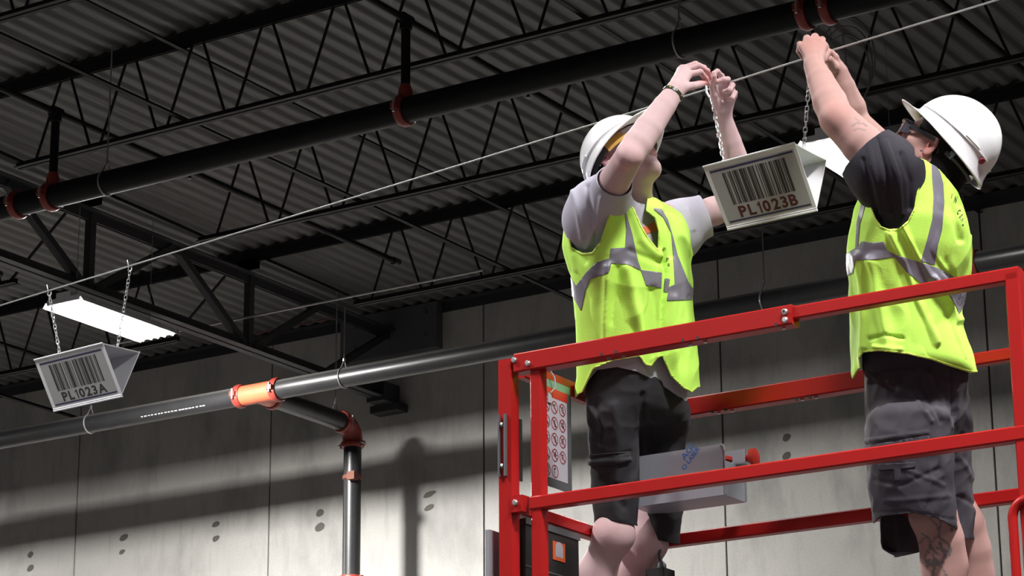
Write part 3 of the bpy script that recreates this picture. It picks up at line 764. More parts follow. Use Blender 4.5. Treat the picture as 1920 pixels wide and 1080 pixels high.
BARS = [2, 1, 1, 3, 1, 1, 2, 2, 1, 1, 3, 1, 1, 2, 4, 1, 2, 1, 1, 2, 3, 1, 1, 1, 2, 3, 1, 2, 1, 1, 4, 1, 1, 2, 1, 3, 2, 1, 1, 2, 1, 1, 3, 1, 2, 2, 1, 1, 3]
def sign(fl, fr, br_, bl, lowl, lowr, textstr, tmat, label, chains):
    """hollow triangular prism: front panel (front top edge to bottom edge), back panel, top panel; fl,fr,... numpy corners"""
    t = thing('hanging_sign', label, 'sign', (fl+fr+lowl+lowr)/4)
    th = .0035
    def slab(nm, a, b_, c, d, inward):
        a, b_, c, d = [np.array(v) for v in (a, b_, c, d)]
        n = np.cross(b_-a, d-a); n /= np.linalg.norm(n)
        if n@inward < 0: n = -n
        V = [a, b_, c, d, a+n*th, b_+n*th, c+n*th, d+n*th]
        return MB().add(V, [(0, 1, 2, 3), (7, 6, 5, 4), (0, 4, 5, 1), (1, 5, 6, 2), (2, 6, 7, 3), (3, 7, 4, 0)]).obj(nm, M_WHITE, t)
    ctr = (fl+fr+br_+bl+lowl+lowr)/6
    nn_ = np.cross(fr-fl, lowl-fl); nn_ /= np.linalg.norm(nn_)
    lowr = lowr - nn_*((lowr-fl)@nn_)
    br_ = bl + (fr-fl)*(np.linalg.norm(br_-bl)/np.linalg.norm(fr-fl))
    lip = (lowl-fl)*.035
    slab('front_panel', fl, fr, lowr+lip, lowl+lip, ctr-fl)
    slab('back_panel', bl, br_, lowr, lowl, ctr-bl)
    slab('top_panel', fl, fr, br_, bl, ctr-fl)
    # rolled top edge and bottom lip
    MB().tube([fl, fr], .0035, 8).obj('rolled_edge', M_WHITE, t, True)
    MB().tube([lowl+lip*.6, lowr+lip*.6], .004, 8).obj('rolled_edge', M_WHITE, t, True)
    # print on the front panel
    ex = fr-fl; ey = lowl-fl; W = np.linalg.norm(ex); H = np.linalg.norm(ey)
    n = np.cross(ex, ey); n /= np.linalg.norm(n)
    if n@(ctr-fl) > 0: n = -n
    def P(u, v, o=.0006): return (fl+(fr-fl)*u)*(1-v) + (lowl+(lowr-lowl)*u)*v + n*o
    MB().add([P(.045, .075, .0003), P(.965, .075, .0003), P(.965, .95, .0003), P(.045, .95, .0003)], [(0, 1, 2, 3)]).obj('label_face', M_LABEL, t)
    b = MB()
    b.add([P(.05, .095), P(.95, .095), P(.95, .125), P(.05, .125)], [(0, 1, 2, 3)]); b.add([P(.055, .905), P(.955, .905), P(.955, .93), P(.055, .93)], [(0, 1, 2, 3)])
    b.obj('rule_line', M_NAVY, t)
    b = MB(); u = .165; tot = sum(BARS); k = .68/tot
    seq = BARS if textstr.endswith('B') else BARS[::-1]
    for q, wd in enumerate(seq):
        if q % 2 == 0: b.add([P(u, .165), P(u+wd*k*1.1, .165), P(u+wd*k*1.1, .675), P(u, .675)], [(0, 1, 2, 3)])
        u += wd*k
    b.obj('barcode', M_BLACKP, t)
    V, F = sign_text(textstr, .175*H, .035); wtxt = V[:, 0].max(); sx = .64*W/wtxt
    V3 = [P(.195+vx*sx/W, .885-vy/H) for vx, vy in V]
    MB().add(V3, F).obj('lettering', tmat, t)
    for (top, bot, big, sd) in chains:
        chain_mesh(np.array(top)-np.array([0, 0, .03 if big else .02]), bot, seed=sd).obj('chain', M_CHAIN, t, True)
        hook_mesh(top, big=big).obj('hook', M_WHITE if big else M_CHAIN, t, True)
    return t
# sign B: hung under the rope between the workers
yc = 6.37; hw = .085
fl = at(1318, 313, 'y', yc-hw-.02); fr = at(1490, 268, 'y', yc-hw+.012)
wv = at(1550, 300, 'z', fr[2]) ; br_ = wv; bl = fl + (br_-fr)
lowl = at(1363, 428, 'y', (fl[1]+bl[1])/2+.005); lowr = at(1531, 392, 'y', (fr[1]+br_[1])/2+.005)
hk = np.array(cab(1334))
tl = (fl*.93+fr*.07)*.5+(bl*.93+br_*.07)*.5; tr = (fl*.08+fr*.92)*.5+(bl*.08+br_*.92)*.5
sign(fl, fr, br_, bl, lowl, lowr, 'PL1023B', M_MAROON, 'white prism sign with barcode and PL1023B hanging between the two workers',
     [(hk, tl, True, 0), (cab(1519)+np.array([0, 0, -.0]), tr, False, 2)])
# sign A: farther down the rope, left
ca1, ca2 = cab(93), cab(244)
yA = (ca1[1]+ca2[1])/2
flA = pd(64, 675, 9.62); frA = at(192, 643, 'z', flA[2]); 
brA = at(263, 660, 'z', flA[2]); blA = flA + (brA-frA)
lA = pd(100, 770, 9.72); 
midl = (flA+blA)/2; lA = at(100, 769, 'y', midl[1]+.004); midr = (frA+brA)/2; rA = at(228, 741, 'y', midr[1]+.004)
tlA = flA*.44+blA*.44+frA*.06+brA*.06; trA = frA*.47+brA*.47+flA*.03+blA*.03
sign(flA, frA, brA, blA, lA, rA, 'PL1023A', M_BLACKP, 'white prism sign with barcode and PL1023A hanging under the left lamp',
     [(ca1, tlA, False, 1), (ca2, trA, False, 3)])
print('SIGN sizes', np.linalg.norm(fr-fl), np.linalg.norm(lowl-fl), np.linalg.norm(br_-fr), '|A', np.linalg.norm(frA-flA), np.linalg.norm(lA-flA), np.linalg.norm(brA-frA), flA, cp)
# =================================================================== SOLID MODELLING OF PEOPLE (distance fields meshed by surface nets)
def smin(a, b, k):
    if k <= 0: return np.minimum(a, b)
    h = np.maximum(k-np.abs(a-b), 0)/k
    return np.minimum(a, b) - h*h*k*.25
def smax(a, b, k): return -smin(-a, -b, k)

class Field:
    def __init__(s, lo, hi, h):
        s.lo = np.array(lo, float); s.h = h
        n = np.ceil((np.array(hi)-s.lo)/h).astype(int)+1
        s.n = n; s.F = np.full(n, .5, dtype=np.float32)
        s.ax = [(s.lo[i]+h*np.arange(n[i])).astype(np.float32) for i in range(3)]
    def sub(s, lo, hi):
        sl = []
        for i in range(3):
            a = max(0, int((lo[i]-s.lo[i])/s.h)); b = min(s.n[i], int((hi[i]-s.lo[i])/s.h)+2)
            if b <= a: return None
            sl.append(slice(a, b))
        return tuple(sl)
    def grid(s, sl):
        return (s.ax[0][sl[0]][:, None, None], s.ax[1][sl[1]][None, :, None], s.ax[2][sl[2]][None, None, :])
    def comb(s, sl, d, k, op):
        if op == 'add': s.F[sl] = smin(s.F[sl], d, k)
        else: s.F[sl] = smax(s.F[sl], -d, k)
    def cap(s, a, b, ra, rb, k=.01, op='add', flat=None):
        """tapered capsule; flat=(axis vector, factor) squashes it along that axis"""
        a = np.array(a, float); b = np.array(b, float); m = max(ra, rb)+k+.012
        sl = s.sub(np.minimum(a, b)-m, np.maximum(a, b)+m)
        if sl is None: return s
        X, Y, Z = s.grid(sl); ab = b-a; L = ab@ab+1e-12
        t = np.clip(((X-a[0])*ab[0]+(Y-a[1])*ab[1]+(Z-a[2])*ab[2])/L, 0, 1)
        dx = X-a[0]-t*ab[0]; dy = Y-a[1]-t*ab[1]; dz = Z-a[2]-t*ab[2]
        q = dx*dx+dy*dy+dz*dz
        if flat is not None:
            f = np.array(flat[0], float); f /= np.linalg.norm(f)
            pr = dx*f[0]+dy*f[1]+dz*f[2]; q = q + pr*pr*(1/flat[1]**2-1)
        s.comb(sl, np.sqrt(q)-(ra+(rb-ra)*t), k, op); return s
    def chain(s, pts, rs, k=.008, op='add', flat=None):
        for i in range(len(pts)-1): s.cap(pts[i], pts[i+1], rs[i], rs[i+1], k, op, flat)
        return s
    def ell(s, c, R, rad, k=.01, op='add'):
        """ellipsoid with centre c, axes rows of R, radii rad"""
        c = np.array(c, float); R = np.array(R, float); rad = np.array(rad, float); m = rad.max()+k+.012
        sl = s.sub(c-m, c+m)
        if sl is None: return s
        X, Y, Z = s.grid(sl); X = X-c[0]; Y = Y-c[1]; Z = Z-c[2]
        u = [(X*R[i][0]+Y*R[i][1]+Z*R[i][2]) for i in range(3)]
        k0 = np.sqrt(sum((u[i]/rad[i])**2 for i in range(3))); k1 = np.sqrt(sum((u[i]/rad[i]**2)**2 for i in range(3)))+1e-9
        s.comb(sl, k0*(k0-1)/k1, k, op); return s
    def loft(s, secs, A, B, k=.02, rnd=.04, op='add'):
        """secs: list of (centre, a, b) in order; ellipse semi-axes a along A, b along B; runs along the third axis"""
        A = np.array(A, float); B = np.array(B, float); N = np.cross(A, B)
        cs = np.array([q[0] for q in secs]); ts = cs@N
        if ts[0] > ts[-1]: secs = secs[::-1]; cs = cs[::-1]; ts = ts[::-1]
        m = max(max(q[1], q[2]) for q in secs)+k+.02
        sl = s.sub(cs.min(0)-m, cs.max(0)+m)
        if sl is None: return s
        X, Y, Z = s.grid(sl)
        t = X*N[0]+Y*N[1]+Z*N[2]
        sh = t.shape; tf = np.clip(t.ravel(), ts[0], ts[-1])
        def itp(vals):
            # smooth (Catmull-Rom like) interpolation through a fine table
            tt = np.linspace(ts[0], ts[-1], 200); v = np.interp(tt, ts, vals)
            ker = np.hanning(15); ker /= ker.sum(); vp = np.pad(v, 7, mode='edge'); v = np.convolve(vp, ker, 'valid')
            return np.interp(tf, tt, v).reshape(sh).astype(np.float32)
        ca = itp(cs@A); cb = itp(cs@B); ra = itp([q[1] for q in secs]); rb = itp([q[2] for q in secs])
        u = X*A[0]+Y*A[1]+Z*A[2]-ca; v = X*B[0]+Y*B[1]+Z*B[2]-cb
        p = 2.35
        k0 = (np.abs(u/ra)**p+np.abs(v/rb)**p)**(1/p)+1e-6
        rr = np.sqrt(u*u+v*v)
        d = (1-1/k0)*rr*.93
        d = np.where(k0 < .2, -np.minimum(ra, rb)*.8, d)
        e = np.maximum(ts[0]-t, t-ts[-1])+rnd
        d = np.where(e > 0, np.sqrt(np.maximum(d+rnd, 0)**2+e*e)-rnd + np.minimum(d+rnd, 0)*0, d)
        s.comb(sl, d.astype(np.float32), k, op); return s
    def halfspace(s, p, n, k=0):
        """cut away everything on the +n side of the plane through p"""
        X, Y, Z = s.grid((slice(None),)*3); n = np.array(n, float); n /= np.linalg.norm(n)
        s.F = smax(s.F, ((X-p[0])*n[0]+(Y-p[1])*n[1]+(Z-p[2])*n[2]).astype(np.float32), k); return s
    def copy(s):
        c = Field.__new__(Field); c.lo, c.h, c.n, c.ax = s.lo, s.h, s.n, s.ax; c.F = s.F.copy(); return c
    def band(s, w_=.03):
        idx = np.where(np.abs(s.F) < w_)
        P = np.stack([s.ax[i][idx[i]] for i in range(3)], 1).astype(np.float64)
        return idx, P, s.F[idx].astype(np.float64)
    def mesh(s):
        F = s.F; S = F < 0
        n = s.n-1
        cnt = np.zeros(n, dtype=np.int8)
        for i in (0, 1):
            for j in (0, 1):
                for k in (0, 1): cnt += S[i:n[0]+i, j:n[1]+j, k:n[2]+k]
        ci, cj, ck = np.where((cnt > 0) & (cnt < 8))
        if len(ci) == 0: return np.zeros((0, 3)), np.zeros((0, 4), int)
        vid = np.full(n, -1, dtype=np.int64); vid[ci, cj, ck] = np.arange(len(ci))
        corners = [(i, j, k) for i in (0, 1) for j in (0, 1) for k in (0, 1)]
        val = {c: F[ci+c[0], cj+c[1], ck+c[2]].astype(np.float64) for c in corners}
        acc = np.zeros((len(ci), 3)); num = np.zeros(len(ci))
        for c in corners:
            for a in range(3):
                if c[a] == 0:
                    c2 = list(c); c2[a] = 1; c2 = tuple(c2)
                    v0, v1 = val[c], val[c2]; cr = (v0 < 0) != (v1 < 0)
                    t = np.where(cr, v0/np.where(cr, v0-v1, 1), 0)
                    for q in range(3):
                        acc[:, q] += np.where(cr, c[q] + (t if q == a else 0), 0)
                    num += cr
        V = s.lo + s.h*(np.stack([ci, cj, ck], 1) + acc/num[:, None])
        Q = []
        for a in range(3):
            b, c = (a+1) % 3, (a+2) % 3
            sl0 = [slice(1, -1)]*3; sl0[a] = slice(0, -1); sl1 = list(sl0); sl1[a] = slice(1, None)
            s0 = S[tuple(sl0)]; s1 = S[tuple(sl1)]
            e = np.where(s0 != s1); pos = s0[e]
            off = [1, 1, 1]; off[a] = 0
            g = [e[q]+off[q] for q in range(3)]
            def V_(db, dc):
                q = list(g); q[b] = g[b]+db; q[c] = g[c]+dc
                ok = [np.clip(q[m], 0, n[m]-1) for m in range(3)]
                return vid[ok[0], ok[1], ok[2]]
            q4 = np.stack([V_(-1, -1), V_(0, -1), V_(0, 0), V_(-1, 0)], 1)
            q4[~pos] = q4[~pos][:, ::-1]
            Q.append(q4[(q4 >= 0).all(1)])
        return V, np.concatenate(Q)

_lat = RNG.rand(32, 32, 32).astype(np.float64)
def vnoise(P, scale, seed=0, stretch=(1, 1, 1)):
    q = P*np.array(stretch)*scale + seed*7.31; i = np.floor(q).astype(int); f = q-i; f = f*f*(3-2*f)
    r = 0
    for a in (0, 1):
        for b in (0, 1):
            for c in (0, 1):
                r = r + _lat[(i[:, 0]+a) % 32, (i[:, 1]+b) % 32, (i[:, 2]+c) % 32]*(f[:, 0] if a else 1-f[:, 0])*(f[:, 1] if b else 1-f[:, 1])*(f[:, 2] if c else 1-f[:, 2])
    return r-.5
def ridged(P, scale, seed, stretch=(1, 1, 1)):
    return .18-np.abs(vnoise(P, scale, seed, stretch))*1.6
def segdist(px, py, pl):
    d = np.full(len(px), 1e9)
    for (x0, y0), (x1, y1) in zip(pl[:-1], pl[1:]):
        vx, vy = x1-x0, y1-y0; t = np.clip(((px-x0)*vx+(py-y0)*vy)/(vx*vx+vy*vy+1e-9), 0, 1)
        d = np.minimum(d, np.hypot(px-x0-t*vx, py-y0-t*vy))
    return d
def polysd(px, py, poly):
    """signed distance (pixels) to a polygon, negative inside"""
    d = segdist(px, py, list(poly)+[poly[0]]); ins = np.zeros(len(px), bool); n = len(poly)
    for i in range(n):
        (x0, y0), (x1, y1) = poly[i], poly[(i+1) % n]
        c = ((y0 > py) != (y1 > py)) & (px < (x1-x0)*(py-y0)/(y1-y0+1e-12)+x0); ins ^= c
    return np.where(ins, -d, d)

def vnormals(V, T):
    a, b, c = V[T[:, 0]], V[T[:, 1]], V[T[:, 2]]
    n = np.cross(b-a, c-a); N = np.zeros_like(V)
    for i in range(3): 
        for k in range(3): N[:, k] += np.bincount(T[:, i], n[:, k], len(V))
    return N/(np.linalg.norm(N, axis=1)[:, None]+1e-12)
def tris(Q): return Q if Q.shape[1] == 3 else np.concatenate([Q[:, [0, 1, 2]], Q[:, [0, 2, 3]]])
def clip(V, N, T, s):
    """keep the part of the triangle mesh where s > 0"""
    ins = s > 0; cnt = ins[T].sum(1); full = T[cnt == 3]
    out = [full]; eds = []
    t1 = T[cnt == 1]; k = np.argmax(ins[t1], 1) if len(t1) else np.zeros(0, int)
    t1 = np.take_along_axis(t1, (k[:, None]+np.arange(3)) % 3, 1)
    t2 = T[cnt == 2]; k = np.argmin(ins[t2], 1) if len(t2) else np.zeros(0, int)
    t2 = np.take_along_axis(t2, (k[:, None]+np.arange(3)) % 3, 1)
    E = np.concatenate([t1[:, [0, 1]], t1[:, [0, 2]], t2[:, [0, 1]], t2[:, [0, 2]]]) if len(t1)+len(t2) else np.zeros((0, 2), int)
    if len(E):
        Es = np.sort(E, 1); U, inv = np.unique(Es, axis=0, return_inverse=True); inv = inv.ravel()
        t = s[U[:, 0]]/(s[U[:, 0]]-s[U[:, 1]]); t = np.clip(t, .02, .98)[:, None]
        Vn = V[U[:, 0]]*(1-t)+V[U[:, 1]]*t; Nn = N[U[:, 0]]*(1-t)+N[U[:, 1]]*t
        inv = inv+len(V); n1, n2 = len(t1), len(t2)
        e1, e2, e3, e4 = inv[:n1], inv[n1:2*n1], inv[2*n1:2*n1+n2], inv[2*n1+n2:]
        out += [np.stack([t1[:, 0], e1, e2], 1), np.stack([e3, t2[:, 1], t2[:, 2]], 1), np.stack([e3, t2[:, 2], e4], 1)]
        V = np.concatenate([V, Vn]); N = np.concatenate([N, Nn])
    T = np.concatenate(out)
    if len(T) == 0: return V[:0], N[:0], T
    u, inv = np.unique(T, return_inverse=True); return V[u], N[u], inv.reshape(-1, 3)
def comps(n, T):
    lab = np.arange(n)
    for _ in range(400):
        m = lab[T].min(1); new = lab.copy()
        for i in range(3): np.minimum.at(new, T[:, i], m)
        new = new[new]
        if (new == lab).all(): break
        lab = new
    return lab
def thicken(V, N, T, th):
    n = len(V); N = N/(np.linalg.norm(N, axis=1)[:, None]+1e-12)
    E = np.concatenate([T[:, [0, 1]], T[:, [1, 2]], T[:, [2, 0]]]); key = np.sort(E, 1)
    U, inv, c = np.unique(key, axis=0, return_inverse=True, return_counts=True); inv = inv.ravel()
    B = E[c[inv] == 1]
    T2 = T[:, ::-1]+n
    R = np.concatenate([np.stack([B[:, 1], B[:, 0], B[:, 0]+n], 1), np.stack([B[:, 1], B[:, 0]+n, B[:, 1]+n], 1)])
    return np.concatenate([V, V-N*th]), np.concatenate([T, T2, R])
class Cloth:
    """cloth surface: the level set 'off' metres outside the field, displaced by folds"""
    def __init__(s, F, off, disp, lim=(-.02, .02)):
        G = F.copy(); G.F = G.F-np.float32(off); V, Q = G.mesh(); T = tris(Q); N = vnormals(V, T)
        for _ in range(2):      # light smoothing of the normals
            pass
        px, py, d = proj(V)
        V = V+N*np.clip(disp(V, px, py, d), *lim)[:, None]
        s.V, s.T, s.N = V, T, vnormals(V, T); s.p = proj(V)
    def val(s, cuts): return np.minimum.reduce([c(s.V, *s.p) for c in cuts])
    def make(s, name, m, parent, cuts, th=.003, up=0., split=False, minf=60):
        V, N, T = clip(s.V+s.N*up, s.N, s.T, s.val(cuts))
        if len(T) == 0: print('EMPTY', name); return None
        lab = comps(len(V), T); o = None; ids, cn = np.unique(lab[T[:, 0]], return_counts=True)
        keep = [i for i, c in sorted(zip(ids, cn), key=lambda q: -q[1]) if c >= minf]
        if not split: keep = keep[:1]
        for i in keep:
            Ti = T[lab[T[:, 0]] == i]; u, inv = np.unique(Ti, return_inverse=True)
            V2, T2 = thicken(V[u], N[u], inv.reshape(-1, 3), th)
            o = obj(name, V2, T2, m, parent, True)
        return o
def cutpoly(poly, dmax=None, dmin=None, scale=1/640.):
    def f(P, px, py, d):
        r = polysd(px, py, poly)*scale
        if dmax is not None: r = np.maximum(r, d-dmax)
        if dmin is not None: r = np.maximum(r, dmin-d)
        return r
    return f
def sidepoly(poly, mid, n, scale=1/640.):
    g = cutpoly(poly, scale=scale)
    return lambda P, px, py, d: np.maximum(g(P, px, py, d), -((P-mid)@n))
def invpoly(poly, **kw):
    g = cutpoly(poly, **kw)
    return lambda P, px, py, d: -g(P, px, py, d)
def sdf_obj(name, G, m, parent, colfn=None, origin=None):
    V, Q = G.mesh()
    if len(V) == 0: print('EMPTY', name); return None
    return obj(name, V, Q, m, parent, True, colfn(V) if colfn else None, origin)

SK1 = np.array([.58, .40, .42]); SK2 = np.array([.45, .265, .245])
def skin_col(base, red=(), dark=(), ink=None):
    """red/dark: lists of (centre, radius, amount, colour factor)"""
    def f(V):
        c = np.tile(base, (len(V), 1))
        n = vnoise(V, 14, 3)[:, None]*.04 + vnoise(V, 60, 5)[:, None]*.04
        c = c*(1+n*np.array([.6, 1.1, 1.1]))
        for (p, r, a, fac) in list(red)+list(dark):
            wv = np.exp(-(((V-np.array(p))**2).sum(1)/r**2))[:, None]*a
            c = c*(1-wv)+c*np.array(fac)*wv
        if ink is not None:
            wv = ink(V)[:, None]; c = c*(1-wv)+np.array([.10, .11, .12])*wv
        return np.clip(c, 0, 1)
    return f
def nrm(v): v = np.array(v, float); return v/np.linalg.norm(v)

def hand(Fd, wrist, mcps, fingers, thumb, rs=.0085, palm_r=.013, k=.006):
    """wrist point; four knuckle points; each finger a list of points after its knuckle; thumb a list from the base"""
    wrist = np.array(wrist)
    ctr = sum(np.array(m) for m in mcps)/4
    for i, m in enumerate(mcps):
        m = np.array(m)
        Fd.cap(wrist+(m-wrist)*.12, m, .019 if i in (1, 2) else .017, palm_r-.0015, .014)
    for i in range(3): Fd.cap(mcps[i], mcps[i+1], palm_r-.003, palm_r-.003, .006)
    Fd.cap(wrist*.6+ctr*.4, np.array(thumb[0]), .019, .015, .012)
    rr = [rs, rs*1.03, rs, rs*.86]
    for i, f in enumerate(fingers):
        p = [np.array(mcps[i])]+[np.array(q) for q in f]; r0 = rr[i]
        r = [r0*1.2, r0*1.02, r0*.93, r0*.78]
        for j in range(len(p)-1): Fd.cap(p[j], p[j+1], r[j], r[j+1], .0025)
        for j in range(1, len(p)-1): Fd.ell(p[j], np.eye(3), [r[j]*1.07]*3, .002)
    p = [np.array(q) for q in thumb]; r = [.0145, .0115, .0105, .0085][:len(p)]
    for j in range(len(p)-1): Fd.cap(p[j], p[j+1], r[j], r[j+1], .004)
    return Fd

def bbox(pts, m):
    pts = np.array(pts); return pts.min(0)-m, pts.max(0)+m

def head_field(c, f, l, u, neck_to, h=.0025, neck_r=.056, sc=1.0, beard=False):
    """head with centre c and axes forward f, left l, up u"""
    c = np.array(c); R = np.array([f, l, u])
    def L(a, b, d): return c + (f*a + l*b + u*d)*sc
    lo, hi = bbox([L(.13, 0, 0), L(-.12, 0, 0), L(0, .1, 0), L(0, -.1, 0), L(0, 0, .14), L(0, 0, -.14), neck_to], .05)
    F = Field(lo, hi, h)
    s = sc
    F.ell(L(-.012, 0, .032), R, [.100*s, .076*s, .092*s], .01)
    F.ell(L(.030, 0, -.020), R, [.064*s, .062*s, .082*s], .03)
    F.ell(L(.050, 0, -.070), R, [.040*s, .040*s, .040*s], .03)
    for q in (-1, 1):
        F.cap(L(-.012, q*.056, -.045), L(.060, q*.024, -.098), .016*s, .015*s, .03)
        F.ell(L(.066, q*.038, -.022), R, [.022*s, .022*s, .018*s], .025)      # cheek bone
        F.cap(L(.086, q*.010, .030), L(.074, q*.046, .026), .008*s, .008*s, .014)    # brow
        F.ell(L(.100, q*.032, .006), R, [.016*s, .017*s, .013*s], .012, 'sub')
        F.ell(L(.078, q*.031, .006), R, [.0125*s, .0135*s, .0125*s], .002)
        F.cap(L(.087, q*.020, .0095), L(.084, q*.044, .010), .0042*s, .0036*s, .003)   # lid
    F.ell(L(.070, 0, -.100), R, [.022*s, .024*s, .018*s], .018)       # chin
    F.cap(L(.088, 0, .018), L(.112, 0, -.022), .0075*s, .0105*s, .014)
    F.ell(L(.112, 0, -.028), R, [.011*s, .011*s, .010*s], .006)
    for q in (-1, 1):
        F.ell(L(.102, q*.012, -.031), R, [.010*s, .0075*s, .0075*s], .005)
        F.ell(L(.106, q*.0065, -.038), R, [.005*s, .003*s, .004*s], .002, 'sub')
    F.cap(L(.092, -.018, -.0565), L(.092, .018, -.0565), .0055*s, .0055*s, .004); F.ell(L(.0975, 0, -.0555), R, [.006*s, .014*s, .0052*s], .004)
    F.ell(L(.094, 0, -.067), R, [.0075*s, .019*s, .0062*s], .005)
    F.cap(L(.104, -.021, -.0615), L(.104, .021, -.0615), .0022*s, .0022*s, .002, 'sub')
    for q in (-1, 1):
        e = L(-.010, q*.078, -.008); eu = nrm(u*.97-f*.22+l*q*.05); ef = nrm(np.cross(eu, l*q)); el = np.cross(ef, eu)
        ef2 = nrm(f*.90+l*q*-.42); el2 = nrm(np.cross(ef2, eu))
        Re = np.array([ef2, el2, eu])
        F.ell(e, Re, [.0175*s, .0072*s, .031*s], .005)
        F.ell(e+(f*.003+l*q*.006)*s+u*.006*s, Re, [.0095*s, .006*s, .017*s], .004, 'sub')
        F.ell(e+(f*.008+l*q*.003)*s-u*.003*s, Re, [.006*s, .008*s, .007*s], .003, 'sub')
        F.ell(e-u*.025*s+f*.004*s, Re, [.007*s, .005*s, .008*s], .004)
        F.cap(e+(f*.011)*s+u*.000*s+l*q*.002, e+f*.010*s-u*.008*s+l*q*.002, .003*s, .0035*s, .003)
    nb = np.array(neck_to)
    F.cap(L(-.022, 0, -.045), nb, neck_r*s, neck_r*1.12*s, .03)
    F.cap(L(.028, 0, -.085), nb+f*.03, .026*s, .030*s, .035)
    F.ell((L(.02, 0, -.10)+nb*1.0)/2 + f*.030, R, [.014, .013, .014], .02)
    return F, L, R

def hard_hat(parent, c, f, l, u, sc=1.0, label=None, brim=.058, vents=True, band=None):
    """shell with rain gutter, peak, ridge; c = centre of the rim plane"""
    c = np.array(c); NA, NR = 72, 26
    th = .0028
    def P(a, b, d): return c + f*a + l*b + u*d
    def surf(ph, t, off=0.):
        # ph: angle around (0 = front); t: 0 crown .. 1 rim
        e = t*math.pi/2
        A, B, H = (.132+off)*sc, (.112+off)*sc, (.128+off)*sc
        r = math.sin(e)**.92; z = math.cos(e)**1.0
        x = A*r*math.cos(ph); y = B*r*math.sin(ph); zz = H*z
        # ridge over the top from front to back
        zz += .0045*sc*math.exp(-(y/(.018*sc))**2)*(1-t**4) if off >= 0 else 0
        return x-.006*sc, y, zz
    prof = []
    V = []; F = []
    rows = [(q/NR, 0) for q in range(NR+1)]
    for side in (0, 1):
        off = 0 if side == 0 else -th
        for q in range(NR+1):
            t = q/NR
            for a in range(NA):
                ph = 2*math.pi*a/NA; x, y, z = surf(ph, t, off)
                V.append(P(x, y, z))
        # flared skirt and peak, two rings beyond the dome
        for j, (dr, dz) in enumerate(((.006, -.006), (.016, -.012), (.018, -.014))):
            for a in range(NA):
                ph = 2*math.pi*a/NA; x, y, z = surf(ph, 1, off)
                fr = max(0, math.cos(ph)); pk = (fr**1.7)*brim*[.12, .75, 1.0][j]
                side_dip = -.030*sc*(1-math.cos(ph))*.5*[.55, .95, 1.0][j]     # lower towards the nape
                up = .004*fr
                V.append(P(x+math.cos(ph)*(dr*sc)+pk*sc, y+math.sin(ph)*(dr*sc)*.7, (z+dz*sc+side_dip+up*j-.10*pk*sc)+(-th*.6 if side else 0)))
    R_ = NR+1+3
    for side in (0, 1):
        base = side*R_*NA
        for q in range(R_-1):
            for a in range(NA):
                i0 = base+q*NA+a; i1 = base+q*NA+(a+1) % NA; j0 = i0+NA; j1 = i1+NA
                F.append((i0, i1, j1, j0) if side else (i0, j0, j1, i1))
    last0 = (R_-1)*NA; last1 = R_*NA+(R_-1)*NA
    for a in range(NA): F.append((last0+a, last1+a, last1+(a+1) % NA, last0+(a+1) % NA))
    V = np.array(V)
    me_o = obj('hard_hat', V, F, M_HAT, parent, True)
    if label: me_o['label'] = label
    # raised rib above the gutter, both sides
    for sg in (-1, 1):
        pts = [P(*[w_*1.0 for w_ in surf(sg*ph, .93, .0022)]) for ph in np.linspace(.55, 2.75, 26)]
        MB().tube(pts, .0024, 6).obj('gutter_rib', M_HAT, me_o, True)
        pts = [P(*surf(sg*ph, .90, .0026)) for ph in np.linspace(1.95, 2.35, 8)]
        MB().tube(pts, .0042, 6).obj('accessory_slot', M_HAT, me_o, True)
    # inside harness: head band and crown straps
    b = MB()
    def inner(ph, t, dz=0): 
        x, y, z = surf(ph, t, -.020*sc); return P(x, y, z+dz)
    hb = [inner(ph, .97, -.012) for ph in np.linspace(0, 2*math.pi, 40, endpoint=False)]
    hb2 = [p - u*.022 for p in hb]
    n = len(hb); b.add(hb+hb2+[p*1 - (p-c)*.02 for p in hb]+[p - (p-c)*.02 for p in hb2], [(i, (i+1) % n, n+(i+1) % n, n+i) for i in range(n)]+[(2*n+(i+1) % n, 2*n+i, 3*n+i, 3*n+(i+1) % n) for i in range(n)])
    b.obj('head_band', M_HATIN, me_o, True)
    return me_o, P, surf
ZV = np.array([0., 0., 1.])
_a = .6; RW = np.array([[1, 0, 0], [0, math.cos(_a), -math.sin(_a)], [0, math.sin(_a), math.cos(_a)]])@np.array([[math.cos(.5), 0, math.sin(.5)], [0, 1, 0], [-math.sin(.5), 0, math.cos(.5)]])
def secrows(rows, d, Lh, Fh, ratio, shrink=0.):
    a, b = abs(Lh@RT), abs(Fh@RT); out = []
    for r in rows:
        y, xl, xr = r[:3]; rt = r[3] if len(r) > 3 else ratio; dd = d + (r[4] if len(r) > 4 else 0)
        Wd = (xr-xl)/2*dd/FPX - shrink
        aw = Wd/math.sqrt(a*a+(rt*b)**2)
        out.append((pd((xl+xr)/2, y, dd), aw, aw*rt))
    return out
def crease(px, py, pl, wd, amp):
    return amp*np.exp(-(segdist(px, py, pl)/wd)**2)
def grid_for(pts, m, h):
    lo, hi = bbox(pts, m); return Field(lo, hi, h)
